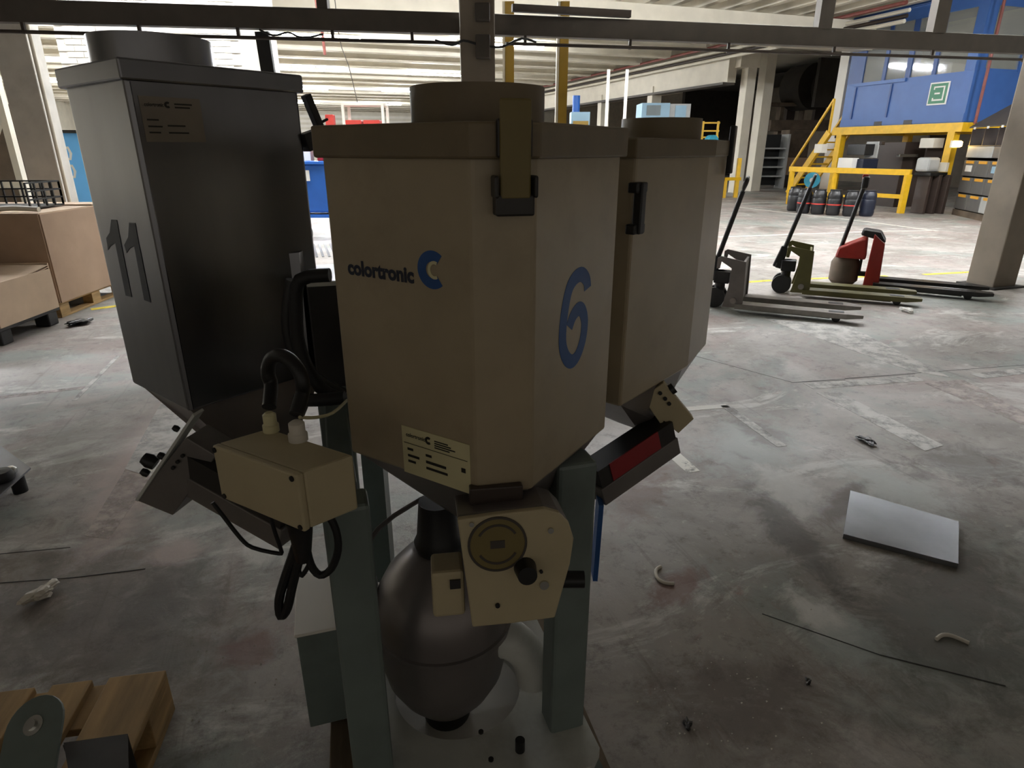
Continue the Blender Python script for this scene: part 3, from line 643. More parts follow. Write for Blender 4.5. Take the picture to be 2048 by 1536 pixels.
# -- dosing unit below the 6: end plate, housing, knob, round sticker
YP = 0.862
fpx = [(915, 1040), (1000, 1028), (1090, 1018), (1118, 1026), (1138, 1046), (1148, 1078), (1140, 1130), (1110, 1236), (1020, 1248), (945, 1255)]
nF = Vector((math.sin(math.radians(8))*1.0, -math.cos(math.radians(8)), 0.12)).normalized()
PF = ony(1020, 1130, YP)
pts = [onplane(x, y, PF, nF) for x, y in fpx]
dos = MB().slab([p-nF*0.10 for p in pts], nF, 0.086).build('dosing_unit', castgrey, mach, bevel=0.004)
ep = MB().slab([p-nF*0.014 for p in pts], nF, 0.014).build('end_plate', creambox, dos, bevel=0.003)
uF = Vector((0, 0, 1)).cross(nF).normalized(); vF = nF.cross(uF)
st = onplane(995, 1088, PF, nF)
MB().cyl(st, st+nF*0.0015, 0.047, n=40).build('round_sticker', olive, ep)
mb = MB(); ribbon(mb, [(0.047*math.cos(t), 0.047*math.sin(t)) for t in [2*math.pi*i/40 for i in range(41)]], 0.004, st, uF, vF, nF, 0.0022)
for r0, a0, a1 in ((0.034, 30, 150), (0.034, 210, 330)): ribbon(mb, [(r0*math.cos(t), r0*math.sin(t)) for t in [math.radians(a0+(a1-a0)*i/14) for i in range(15)]], 0.004, st, uF, vF, nF, 0.0022)
ribbon(mb, [(-0.012, 0), (0.012, 0)], 0.014, st, uF, vF, nF, 0.0022)
mb.build('sticker_print', railm, ep)
kn = onplane(1050, 1135, PF, nF); MB().cyl(kn, kn+nF*0.028, 0.019, 0.016, n=20).build('knob', blackpl, ep, True)
for x, y, r, m in ((943, 1048, 0.004, chrome), (1101, 1060, 0.005, chrome), (1088, 1169, 0.008, chrome), (995, 1210, 0.004, blackpl), (1082, 1142, 0.003, blackpl)):
    p = onplane(x, y, PF, nF); MB().cyl(p, p+nF*0.004, r, n=14).build('screw', m, ep, True)
# small plastic housing at its left with a latch
p = onplane(898, 1203, PF, nF)-nF*0.055
mt = MB().obox(p, 0.055, 0.07, 0.085, uF, nF, vF).build('sensor_housing', creambox, dos, bevel=0.006)
MB().obox(p+uF*0.012+nF*0.036+vF*0.02, 0.018, 0.006, 0.016, uF, nF, vF).build('clip', darksteel, mt)
p = onplane(1130, 1190, PF, nF)-nF*0.05; MB().cyl(p, p+Vector((0.045, 0, 0)), 0.015, n=14).build('spindle', blackpl, dos, True)
p = onplane(1000, 1016, PF, nF)-nF*0.075; MB().obox(p, 0.09, 0.06, 0.035, uF, nF).build('inlet_frame', brownmach, dos, bevel=0.003)

# -- sloped slide feeders of the other two hoppers
def slide(outp, inp, side, label, sticker):
    d = (inp-outp).normalized(); sd = Vector(side).normalized(); sd = (sd-d*sd.dot(d)).normalized(); up = d.cross(sd)
    if up.z < 0: up = -up
    L_ = (inp-outp).length; c = (outp+inp)/2
    o = MB().obox(c, L_, 0.075, 0.05, d, sd, up).build('slide_feeder', trucksilver, mach, bevel=0.003)
    MB().obox(c+up*0.05, L_*0.96, 0.07, 0.05, d, sd, up).build('slide_channel', darksteel, o)
    if sticker:
        MB().obox(c+up*0.052+sd*0.0365+d*0.01, L_*0.62, 0.003, 0.05, d, sd, up).build('red_panel', redp, o)
    return o, d, sd, up
f3, d, sd, up = slide(ony(1338, 882, 1.50), ony(1188, 985, 1.36), (0.3, -1, 0), '', True)
bo = ony(1338, 812, 1.46)
q = [ony(x, y, 1.47) for x, y in ((1285, 795), (1328, 765), (1388, 838), (1357, 867), (1328, 842), (1322, 850))]
br = MB().slab(q, Vector((0.1, 1, 0)), 0.03).build('slide_bracket', creambox, f3, bevel=0.002)
for x, y in ((1320, 786), (1330, 797), (1338, 807)):
    p = ony(x, y, 1.468); MB().cyl(p, p+Vector((0, -0.004, 0)), 0.005, n=12).build('screw', blackpl, br)
p = ony(1344, 772, 1.48); MB().cyl(p-Vector((0.004, 0, 0.012)), p+Vector((0.006, 0, -0.004)), 0.014, n=14).build('knob', blackpl, br, True)
MB().bar(ony(1200, 1000, 1.33), ony(1188, 1150, 1.33), 0.012, 0.05).build('blue_strip', bluep, mach)
f1, d, sd, up = slide(ony(385, 950, 1.20), ony(585, 1062, 1.10), (-0.3, -1, 0), '', False)
q = [ony(x, y, 1.155) for x, y in ((270, 1000), (372, 875), (432, 912), (345, 1031))]
br = MB().slab(q, Vector((0.2, 1, 0)), 0.07).build('slide_bracket', trucksilver, f1, bevel=0.002)
q = [ony(x, y, 1.15) for x, y in ((270, 1000), (385, 828), (389, 832), (275, 1003))]
MB().slab(q, Vector((0.2, 1, 0)), 0.03).build('slide_gate', platepaint, br)
for x, y in ((347, 935), (356, 923), (366, 911)):
    p = ony(x, y, 1.153); MB().cyl(p, p+Vector((0, -0.004, 0)), 0.004, n=12).build('screw', blackpl, br)
for x, y, r in ((299, 922, 0.016), (290, 945, 0.009), (323, 912, 0.008), (352, 857, 0.007)):
    p = ony(x, y, 1.19); MB().lathe(p, [(0.0, -r), (r*0.8, -r*0.9), (r, 0), (r*0.75, r*0.9), (0.0, r)], 14, (-0.8, 0, 0.55)).build('knob', blackpl, br, True)

# -- junction box with glands, conduit and cables
zt = 1.06; jf = onz(607, 945, zt); jl = onz(437, 885, zt); jr = onz(707, 910, zt); jr = jf+(jr-jf)
jb = jl+(jr-jf); hB = 0.096
jbox = MB().prism([(p.x, p.y) for p in (jl, jf, jr, jb)], zt-hB, zt).build('junction_box', creambox, mach, bevel=0.004)
nJ = (jf-jl).cross(ZUP).normalized(); uJ = (jf-jl).normalized(); wJ = (jf-jl).length
jc = MB().obox((jl+jf)/2+nJ*0.006-ZUP*hB/2, wJ, 0.012, hB, uJ, nJ).build('cover', creambox, jbox, bevel=0.003)
for a, b in ((0.03, 0.07), (0.94, 0.08), (0.05, 0.93), (0.96, 0.93)):
    p = jl+uJ*(wJ*a)-ZUP*(hB*b)+nJ*0.012; MB().cyl(p, p+nJ*0.002, 0.0045, n=12).build('screw', blackpl, jc)
for x, y, r in ((597, 868, 0.014), (543, 850, 0.012)):
    p = onz(x, y+12, zt); MB().lathe(p, [(r*1.1, 0), (r*1.1, 0.012), (r*0.9, 0.014), (r*0.9, 0.03), (r*0.5, 0.034), (0, 0.034)], 18).build('cable_gland', offwhite if r > 0.013 else labelp, jbox, True)
g0 = onz(597, 862, zt)+ZUP*0.03; g1 = onz(543, 846, zt)+ZUP*0.03
cc = (g0+g1)/2+Vector((0.0, 0.03, 0.045)); cu = (g0-g1); cu.z = 0; cu.normalize()
MB().tube([g1]+[cc+(cu*math.cos(a)+ZUP*math.sin(a))*0.042 for a in [math.radians(205-23*k) for k in range(11)]]+[g0], 0.012, 12, 3).build('conduit', blackpl, jbox, True)
MB().tube([g0+Vector((0.005, 0, -0.005)), ony(630, 835, 1.0), ony(665, 826, 1.06), ony(695, 800, 1.15)], 0.003, 8).build('thin_cable', labelp, jbox, True)
for k, pp in enumerate(([(585, 560), (575, 640), (590, 710), (630, 755), (690, 790)], [(660, 550), (600, 560), (592, 620), (600, 700), (640, 775), (692, 800)], [(590, 800), (640, 800), (690, 795)])):
    MB().tube([ony(x, y, 1.30-0.05*k) for x, y in pp], 0.014, 10).build('hose', rubber if k else blackpl, mach, True)
# hanging plug bundle and cable loop under the box
yb = jf.y+0.06
MB().tube([ony(x, y, yb) for x, y in ((655, 1025), (672, 1060), (676, 1100), (662, 1138), (640, 1150), (622, 1130), (612, 1090))], 0.0065, 8).build('power_cable', rubber, mach, True)
MB().tube([ony(x, y, yb) for x, y in ((600, 1040), (592, 1090), (572, 1150), (558, 1200), (562, 1232), (575, 1215), (585, 1170), (600, 1110))], 0.008, 8).build('power_cable', rubber, mach, True)
MB().tube([ony(x, y, yb) for x, y in ((598, 1040), (603, 1080), (606, 1120))], lambda t: 0.022-0.01*t, 12).build('plug', blackpl, mach, True)
MB().tube([ony(x, y, yb) for x, y in ((590, 1100), (600, 1150), (612, 1140), (620, 1120), (606, 1110))], 0.004, 8).build('power_cable', rubber, mach, True)
MB().tube([ony(x, y, yb+0.04) for x, y in ((425, 1005), (445, 1030), (480, 1075), (505, 1095), (558, 1107), (562, 1100), (550, 1065), (540, 1030))], 0.0035, 8).build('thin_cable', rubber, mach, True)
# brown strip of light sheet, dark control column and blue box seen in the slot between hoppers
MB().slab([ony(x, y, 1.52) for x, y in ((566, 508), (598, 505), (622, 760), (600, 760))], Vector((0, 1, 0)), 0.03).build('upright', steel, mach)
mb = MB().obox((-0.40, 1.62, 0.99), 0.26, 0.2, 0.42, m1, m2); mb.build('control_cabinet', darksteel, mach, bevel=0.004)
MB().obox((-0.255, 1.60, 1.12), 0.06, 0.2, 0.2, m1, m2).build('motor', bluep, mach, bevel=0.01)
MB().obox((-0.37, 1.60, 1.206), 0.30, 0.24, 0.012, m1, m2).build('cabinet_lid', platepaint, mach, bevel=0.002)
MB().bar((-0.40, 1.62, 0.25), (-0.40, 1.62, 0.82), 0.06).build('cabinet_post', legpaint, mach)

# ================================================================== PALLETS
def pallet(name, loc, rz, label, m=wood, bw=(0.145, 0.1, 0.145, 0.1, 0.145), length=1.2, width=0.8, group=None):
    root = empty(name, loc, label, 'pallet', group, rz)
    gap = (width-sum(bw))/(len(bw)-1); x = -width/2
    def part(nm, mb, mm=m):
        o = mb.build(nm, mm, None, bevel=0.003); o.parent = root; return o
    for w in bw:
        part('top_board', MB().box(x, x+w, -length/2, length/2, 0.122, 0.144)); x += w+gap
    for y in (-length/2+0.0725, 0, length/2-0.0725):
        part('cross_board', MB().box(-width/2, width/2, y-0.0725, y+0.0725, 0.1, 0.122))
        for bx in (-width/2+0.05, 0, width/2-0.05): part('block', MB().box(bx-0.05, bx+0.05, y-0.0725, y+0.0725, 0.022, 0.1))
    for bx in (-width/2+0.05, 0, width/2-0.05): part('bottom_board', MB().box(bx-0.05, bx+0.05, -length/2, length/2, 0.0, 0.022))
    return root
pallet('wooden_pallet', (-0.14, 1.22, 0), math.radians(14), 'half-size weathered wooden pallet under the blending machine', wooddark, (0.1, 0.1, 0.1, 0.1), 0.8, 0.64)
ang = math.radians(10.4); fr = Vector((-0.964, 1.348, 0)); ud = Vector((math.cos(ang), math.sin(ang), 0)); vd = Vector((-ud.y, ud.x, 0))
pc = fr-ud*0.4-vd*0.6
pallet('wooden_pallet', (pc.x, pc.y, 0), ang, 'bare light wooden pallet carrying two grey steel brackets')
# grey brackets on it
def bracket(px, label, zoff=0.0):
    c = onz(45, 1620, 0.16); o = empty('steel_bracket', (c.x, c.y, 0.146), label, 'bracket')
    t = math.radians(-8); u_ = Vector((math.cos(t), math.sin(t), 0)); tilt = math.radians(38); v_ = Vector((-math.sin(t)*math.cos(tilt), math.cos(t)*math.cos(tilt), math.sin(tilt))); n_ = u_.cross(v_)
    base = Vector((c.x, c.y, 0.168)); v_ = (onz(72, 1452, 0.25)-base); ll = v_.length; v_.normalize(); u_ = (u_-v_*u_.dot(v_)).normalized(); n_ = u_.cross(v_)
    pts = [base-u_*0.065, base+u_*0.065, base+u_*0.065+v_*ll]
    pts += [base+v_*ll+(u_*math.cos(a)+v_*math.sin(a))*0.065 for a in [math.pi*i/12 for i in range(1, 12)]]+[base-u_*0.065+v_*ll]
    pl_ = MB().slab(pts, n_, 0.008).build('plate', legpaint, o, bevel=0.001)
    b = base+v_*ll+n_*0.008; MB().lathe(b, [(0.022, 0), (0.022, 0.003), (0.012, 0.004), (0.012, 0.014), (0.0, 0.014)], 18, n_).build('bolt', chrome, o, True)
    MB().obox((base.x, base.y, 0.151), 0.13, 0.08, 0.010).build('foot', legpaint, o)
    return o
bracket((60, 1530), 'grey steel bracket with rounded end and shiny bolt on the pallet')
bracket((-55, 1530), 'grey steel bracket cut by the picture edge beside the bolted bracket') if False else None
c = onz(180, 1500, 0.146)
sb = MB().slab([onz(x, y, 0.25) for x, y in ((128, 1488), (256, 1470), (258, 1560), (142, 1570))], ZUP, 0.004)
sb.slab([onz(128, 1488, 0.25), onz(256, 1470, 0.25), onz(256, 1470, 0.25)-ZUP*0.104, onz(128, 1488, 0.25)-ZUP*0.104], Vector((0, -1, 0)), 0.004)
tag(sb.build('steel_channel', darksteel), 'dark folded steel channel resting on the light pallet', 'channel')

# ================================================================== FLOOR CLUTTER
q = [onz(x, y, 0.012) for x, y in ((1700, 984), (1917, 1047), (1916, 1132), (1686, 1072))]
mb = MB().slab([Vector((p.x, p.y, 0.0)) for p in q], ZUP, 0.022)
tag(mb.build('steel_plate', alum, bevel=0.001), 'scuffed grey steel plate lying flat on the floor', 'plate')
q = [onz(x, y, 0.1) for x, y in ((62, 938), (0, 893), (-120, 930), (-40, 1030))]
dl = empty('plate_dolly', (q[0].x-0.25, q[0].y, 0), 'shiny steel plate dolly with a black castor', 'dolly')
MB().slab(q, ZUP, 0.008).build('deck', alum, dl)
p = onz(5, 960, 0.11); MB().lathe(p, [(0.0, 0), (0.045, 0.0), (0.05, 0.02), (0.04, 0.045), (0, 0.05)], 20).build('castor', blackpl, dl, True)
p = onz(24, 945, 0.11); MB().lathe(p, [(0.022, 0), (0.022, 0.02), (0.012, 0.03), (0, 0.03)], 16).build('bolt', chrome, dl, True)
for x, y in ((-30, 960), (30, 945), (-60, 1000)):
    p = onz(x, y, 0.1); MB().cyl((p.x, p.y, 0.0), (p.x, p.y, 0.1), 0.03, n=14).build('wheel', blackpl, dl, True)
for pxs, lb_ in (([(1322, 1133), (1312, 1140), (1314, 1155), (1328, 1165), (1348, 1167)], 'short curled white plastic strip on the reddish floor stain'), ([(1873, 1278), (1885, 1270), (1905, 1272), (1938, 1286)], 'bent white plastic strip on the dark greenish floor patch')):
    tag(MB().tube([onz(x, y, 0.006) for x, y in pxs], 0.0065, 8).build('plastic_strip', offwhite, None, True), lb_, 'strip')
def lump(name, px, r, m, label, cat, n=7, flat=0.5, seed=1):
    rnd = random.Random(seed); bm = bmesh.new(); bmesh.ops.create_icosphere(bm, subdivisions=3, radius=r)
    for v in bm.verts: v.co = v.co*(0.6+0.35*rnd.random()+0.35*math.sin(9*v.co.x/r*0.4+seed)*math.cos(4*v.co.y/r+seed)); v.co.z *= flat
    me = bpy.data.meshes.new(name); bm.to_mesh(me); bm.free(); me.materials.append(m); o = bpy.data.objects.new(name, me); COL.objects.link(o)
    p = onz(*px); zmin = min(v.co.z for v in me.vertices); o.location = (p.x, p.y, -zmin); o.scale = (0.8, 1.5, 1); o.rotation_euler = (0, 0, rnd.random()*0.8-0.6)
    return tag(o, label, cat)
lump('foam_lump', (85, 1195), 0.045, offwhite, 'crumpled beige foam scrap on the dark floor', 'scrap', seed=3)
lump('dirt_clod', (1735, 886), 0.05, blackpl, 'black crumb of dirt beside the worn white strip', 'dirt', flat=0.25, seed=4)
lump('dirt_clod', (158, 650), 0.09, blackpl, 'small dark rag near the wooden pallet of cartons', 'rag', flat=0.3, seed=5)
lump('paper_scrap', (1815, 624), 0.06, paperw, 'crumpled white paper scrap under the olive fork tips', 'paper', flat=0.4, seed=6)
lump('metal_nut', (1616, 1367), 0.012, darksteel, 'small dark nut lying on the brown floor', 'nut', flat=0.6, seed=7)
lump('metal_nut', (1375, 1452), 0.016, darksteel, 'small rusty ring lying on the brown floor beside crumbs', 'nut', flat=0.3, seed=8)
rnd = random.Random(12); mb = MB()
for i in range(150):
    x = rnd.uniform(1260, 1660) if i % 3 else rnd.uniform(380, 560); y = rnd.uniform(1200, 1530); p = onz(x, y); r = rnd.uniform(0.0012, 0.0032)
    mb.add([p+Vector((r, 0, 0)), p+Vector((-r, r, 0)), p+Vector((-r, -r, 0)), p+Vector((0, 0, r*1.4))], [(0, 1, 3), (1, 2, 3), (2, 0, 3), (2, 1, 0)])
tag(mb.build('pellet_litter', offwhite), 'tiny pale plastic pellets scattered over the floor', 'pellets', kind='stuff')

# ================================================================== PALLET TRUCKS
def pallet_truck(loc, rz, label, bodym, fm, wheelm, red_cover=False):
    root = empty('pallet_truck', loc, label, 'pallet truck', None, rz)
    def part(nm, mb, mm, sm=False, bev=0.0, par=None):
        o = mb.build(nm, mm, None, sm, bev); o.parent = par or root; return o
    for s in (-1, 1):
        y = s*0.19
        f = part('fork', MB().add([(0.10, y-0.08, 0.04), (0.10, y+0.08, 0.04), (1.08, y+0.08, 0.04), (1.22, y+0.05, 0.055), (1.22, y-0.05, 0.055), (1.08, y-0.08, 0.04),
                  (0.10, y-0.08, 0.092), (0.10, y+0.08, 0.092), (1.08, y+0.08, 0.092), (1.22, y+0.05, 0.085), (1.22, y-0.05, 0.085), (1.08, y-0.08, 0.092)],
                  [(0, 1, 2, 3, 4, 5)[::-1], (6, 7, 8, 9, 10, 11), (0, 1, 7, 6), (1, 2, 8, 7), (2, 3, 9, 8), (3, 4, 10, 9), (4, 5, 11, 10), (5, 0, 6, 11)]), fm, False, 0.004)
        r = part('load_roller', MB().cyl((1.0, y-0.045, 0.037), (1.0, y+0.045, 0.037), 0.037, n=18), blackpl, True, par=f)
        part('fork_slot', MB().box(0.93, 1.06, y-0.04, y+0.04, 0.0915, 0.0935), blackpl, par=f)
        part('tie_rod', MB().bar((0.15, y, 0.035), (0.95, y, 0.03), 0.02), darksteel, par=f)
    # frame: two side cheeks with a hooked top, and a cross plate
    if not red_cover:
        for s in (-1, 1):
            ch = part('frame_cheek', MB().slab([(x, s*0.25-0.006, z) for x, z in ((-0.02, 0.05), (0.15, 0.05), (0.17, 0.10), (0.155, 0.50), (-0.08, 0.54), (-0.11, 0.52), (-0.11, 0.42), (-0.08, 0.42), (-0.07, 0.49), (0.03, 0.43), (0.02, 0.25))], (0, 1, 0), 0.012), bodym, False, 0.002)
            part('hub_cap', MB().cyl((0.08, s*0.25-0.02, 0.12), (0.08, s*0.25+0.02, 0.12), 0.03, n=16), forkm, True, par=ch)
        part('cross_plate', MB().add([(0.13, -0.25, 0.1), (0.13, 0.25, 0.1), (0.12, 0.25, 0.48), (0.12, -0.25, 0.48), (0.15, -0.25, 0.1), (0.15, 0.25, 0.1), (0.14, 0.25, 0.48), (0.14, -0.25, 0.48)], [(0, 1, 2, 3), (7, 6, 5, 4), (0, 4, 5, 1), (1, 5, 6, 2), (2, 6, 7, 3), (3, 7, 4, 0)]), bodym)
        pump = part('pump', MB().cyl((-0.09, 0, 0.15), (-0.09, 0, 0.36), 0.05, n=18), darksteel, True)
        part('pump_block', MB().box(-0.15, 0.0, -0.07, 0.07, 0.24, 0.36), blackpl, False, 0.01, pump)
        for s in (-1, 1): part('steer_wheel', MB().cyl((-0.12, s*0.08-0.03, 0.1), (-0.12, s*0.08+0.03, 0.1), 0.1, n=28), blackpl, True)
        j = Vector((-0.16, 0, 0.40)); top = Vector((0.02, 0, 1.13))
        knee = part('handle_joint', MB().bar((-0.2, 0, 0.27), (-0.13, 0, 0.5), 0.09, 0.06).bar((-0.21, 0, 0.30), (-0.08, 0, 0.27), 0.08, 0.06), blackpl, False, 0.015)
    else:
        bat = part('battery_tower', MB().add([(0.0, -0.2, 0.03), (0.0, 0.2, 0.03), (0.16, 0.2, 0.03), (0.16, -0.2, 0.03), (0.02, -0.2, 0.62), (0.02, 0.2, 0.62), (0.14, 0.2, 0.52), (0.14, -0.2, 0.52)], [(0, 1, 2, 3), (4, 5, 6, 7)[::-1], (0, 1, 5, 4), (1, 2, 6, 5), (2, 3, 7, 6), (3, 0, 4, 7)]), red, False, 0.01)
        part('battery_lid', MB().add([(-0.12, -0.16, 0.6), (-0.12, 0.16, 0.6), (0.15, 0.16, 0.53), (0.15, -0.16, 0.53), (-0.10, -0.14, 0.66), (-0.10, 0.14, 0.66), (0.08, 0.14, 0.64), (0.08, -0.14, 0.64)], [(0, 1, 2, 3), (4, 5, 6, 7)[::-1], (0, 1, 5, 4), (1, 2, 6, 5), (2, 3, 7, 6), (3, 0, 4, 7)]), blackpl, False, 0.02, bat)
        part('drive_hood', MB().add([(-0.34, -0.16, 0.33), (-0.34, 0.16, 0.33), (-0.02, 0.18, 0.33), (-0.02, -0.18, 0.33), (-0.32, -0.14, 0.44), (-0.32, 0.14, 0.44), (-0.04, 0.16, 0.58), (-0.04, -0.16, 0.58)], [(0, 1, 2, 3), (4, 5, 6, 7)[::-1], (0, 1, 5, 4), (1, 2, 6, 5), (2, 3, 7, 6), (3, 0, 4, 7)]), red, False, 0.02)
        part('drive_wheel', MB().lathe((-0.22, 0, 0.0), [(0.0, 0.02), (0.12, 0.02), (0.155, 0.06), (0.155, 0.26), (0.12, 0.33), (0.0, 0.33)], 24), mottlebrown, True)
        part('axle_arm', MB().box(-0.12, 0.02, -0.03, 0.03, 0.12, 0.17), blackpl)
        part('axle_arm', MB().box(-0.08, -0.05, -0.03, 0.03, 0.12, 0.35), blackpl)
        j = Vector((-0.30, 0, 0.42)); top = Vector((-0.17, 0, 1.16))
    sh = part('drawbar', MB().tube([j, j.lerp(top, 0.5), top], 0.024, 12), blackpl, True)
    t2 = top+(top-j).normalized()*0.12
    if red_cover:
        part('control_head', MB().obox(top, 0.07, 0.22, 0.13), blackpl, False, 0.02, sh); part('control_cap', MB().obox(top+Vector((-0.01, 0, 0.06)), 0.06, 0.14, 0.05), red, False, 0.01, sh)
    else:
        part('handle_loop', MB().tube([top, top.lerp(t2, 0.4)+Vector((0, 0.09, 0)), t2+Vector((0, 0.07, 0)), t2+Vector((0, -0.07, 0)), top.lerp(t2, 0.4)+Vector((0, -0.09, 0)), top], 0.015, 8, 4), darksteel, True, 0, sh)
    return root
def truck_at(px, yaw, *a):
    t = onz(px[0], px[1], 0.07); y_ = math.radians(yaw); ax = Vector((math.cos(y_), math.sin(y_), 0)); nn = Vector((math.sin(y_), -math.cos(y_), 0))
    p = t-ax*1.22-nn*0.24; return pallet_truck((p.x, p.y, 0), y_, *a)
truck_at((1727, 635), -25, 'silver grey hand pallet truck beside the rear beige hopper', trucksilver, forkm, blackpl)
truck_at((1845, 601), -24, 'olive yellow hand pallet truck between silver and red trucks', truckolive, truckolive, blackpl)
truck_at((1988, 591), -30, 'red electric pallet truck with black forks beside the column', red, forkblack, mottlebrown, True)

# ================================================================== LEFT: CARTONS AND RACK
cp = Vector((-4.27, 5.80, 0)); rd = (Vector((-4.33, 6.95, 0))-cp).normalized(); ld = Vector((-rd.y, rd.x, 0))
pallet('wooden_pallet', tuple(cp+rd*0.6+ld*0.42), math.atan2(rd.y, rd.x)-math.pi/2, 'wooden pallet under the tall brown carton', wood)
cb = empty('carton', cp+rd*0.58+ld*0.42+ZUP*0.146, 'tall brown cardboard carton on a wooden pallet', 'carton')
def cpan(nm, a, b, z0, z1, th=0.012, m=card, par=cb):
    d_ = (b-a).normalized(); n_ = Vector((d_.y, -d_.x, 0)); return MB().slab([a+ZUP*z0, b+ZUP*z0, b+ZUP*z1, a+ZUP*z1], n_, th).build(nm, m, par)
c00 = cp; c10 = cp+rd*1.14; c01 = cp+ld*1.3; c11 = cp+rd*1.14+ld*1.3
cpan('side_panel', c00, c10, 0.146, 0.955); cpan('side_panel', c10, c11, 0.146, 0.955); cpan('side_panel', c11, c01, 0.146, 0.955); cpan('side_panel', c01, c00, 0.146, 0.955)
MB().slab([p+ZUP*0.955 for p in (c00, c10, c11, c01)], ZUP, 0.01).build('top_flap', cardlight, cb)
MB().slab([c10+ZUP*0.97-rd*0.3, c10+ZUP*0.97, c11+ZUP*0.97, c11+ZUP*0.97-rd*0.3], ZUP, 0.01).build('top_flap', cardlight, cb)
MB().obox(cp+rd*0.55-ld*0.001+ZUP*0.62, 0.10, 0.006, 0.62, (rd*0.9+ZUP*0.0), ld, ZUP+rd*-0.35).build('tape', mat('brown tape', '#8f6f50', 0.4), cb)
# low torn carton in front
lc = onz(118, 606, 0.14); lc = Vector((-4.17, 5.62, 0))
lo = empty('carton', lc+ld*0.6-rd*0.35+ZUP*0.15, 'low torn carton with folded sheets in front of the tall carton', 'carton')
k00 = lc; k01 = lc+ld*1.2; k10 = lc-rd*0.75; k11 = k10+ld*1.2
def lowpan(a, b, z0, z1, lean=0.0):
    d_ = (b-a).normalized(); n_ = Vector((d_.y, -d_.x, 0))
    return MB().slab([a+ZUP*z0, b+ZUP*z0, b+ZUP*z1+n_*lean, a+ZUP*z1+n_*lean], n_, 0.01)
lowpan(k10, k00, 0.15, 0.50, 0.0).build('side_panel', cardlight, lo); lowpan(k01, k11, 0.15, 0.50).build('side_panel', cardlight, lo)
lowpan(k11, k10, 0.15, 0.42, 0.05).build('side_panel', cardlight, lo); lowpan(k00, k01, 0.15, 0.55).build('side_panel', cardlight, lo)
for i in range(3):
    MB().slab([k10+ZUP*(0.40+0.03*i)+rd*0.1*i, k11+ZUP*(0.36+0.05*i)+rd*0.1*i, k01+ZUP*(0.47+0.03*i), k00+ZUP*(0.49+0.02*i)], ZUP, 0.008).build('folded_sheet', card if i == 1 else cardlight, lo)
bpq = empty('plastic_pallet', lc+ld*0.6-rd*0.4, 'black plastic pallet under the low torn carton', 'pallet')
MB().obox(lc+ld*0.6-rd*0.38+ZUP*0.135, 0.78, 1.2, 0.025, rd, ld).build('deck', blackpl, bpq)
for i in (0, 1, 2):
    for k in (0, 1): MB().obox(lc+ld*(0.08+0.52*i)-rd*(0.08+0.6*k)+ZUP*0.062, 0.13, 0.13, 0.122, rd, ld).build('foot', blackpl, bpq, bevel=0.01)
# black lattice crate and white things on the tall carton
cr = empty('lattice_crate', cp+rd*0.6+ld*0.8+ZUP*0.98, 'black plastic lattice crate on top of the tall carton', 'crate')
g0 = cp+rd*0.80+ld*0.25; g1 = g0+ld*1.2; 
for row in range(4):
    z = 0.985+0.075*row; MB().bar(g0+ZUP*z, g1+ZUP*z, 0.014).build('lattice_bar', blackpl, cr)
    MB().bar(g0-rd*0.5+ZUP*z, g0+ZUP*z, 0.014).build('lattice_bar', blackpl, cr)
for i in range(14):
    p = g0.lerp(g1, i/13); MB().bar(p+ZUP*0.985, p+ZUP*1.21, 0.014).build('lattice_bar', blackpl, cr)
for i in range(5):
    p = g0-rd*(0.5*i/4); MB().bar(p+ZUP*0.985, p+ZUP*1.21, 0.014).build('lattice_bar', blackpl, cr)
MB().obox(g0+ld*0.6-rd*0.25+ZUP*0.987, 1.2, 0.5, 0.012, ld, rd).build('crate_floor', blackpl, cr)
lump('black_bag', (0, 0), 0.09, blackpl, 'black bundle lying in the lattice crate', 'bundle', flat=0.6, seed=21).location = g0+ld*0.75-rd*0.2+ZUP*1.07
tag(MB().obox(cp+rd*0.13+ld*0.75+ZUP*1.015, 0.5, 0.22, 0.09, ld, rd).build('white_box', paperw, bevel=0.004), 'white paper box on the tall carton before the lattice crate', 'box')
tag(MB().tube([cp+rd*0.12+ld*0.06+ZUP*0.99, cp+rd*0.15+ld*0.3+ZUP*1.0, cp+rd*0.12+ld*0.45+ZUP*0.99], 0.022, 10).build('film_roll', offwhite, None, True), 'pale roll of film lying on the carton edge', 'roll')
# steel rack against the left wall
rk = empty('steel_rack', (-7.6, 8.6, 0), 'pale steel rack with a diagonal brace behind the column', 'rack')
for x, y in ((-8.3, 8.7), (-6.65, 8.9), (-8.4, 9.5), (-6.7, 9.7)): MB().bar((x, y, 0), (x, y, 2.6), 0.09).build('upright', cream, rk)
for z in (1.05, 2.0):
    MB().bar((-8.3, 8.7, z), (-6.65, 8.9, z), 0.06, 0.1).build('crossbeam', cream, rk); MB().bar((-8.4, 9.5, z), (-6.7, 9.7, z), 0.06, 0.1).build('crossbeam', cream, rk)
MB().bar((-7.1, 8.85, 1.2), (-6.68, 8.88, 1.9), 0.05).build('brace', offwhite, rk)
MB().box(-8.35, -6.7, 9.55, 9.6, 0.3, 2.1).build('back_sheet', mottlebrown, rk)
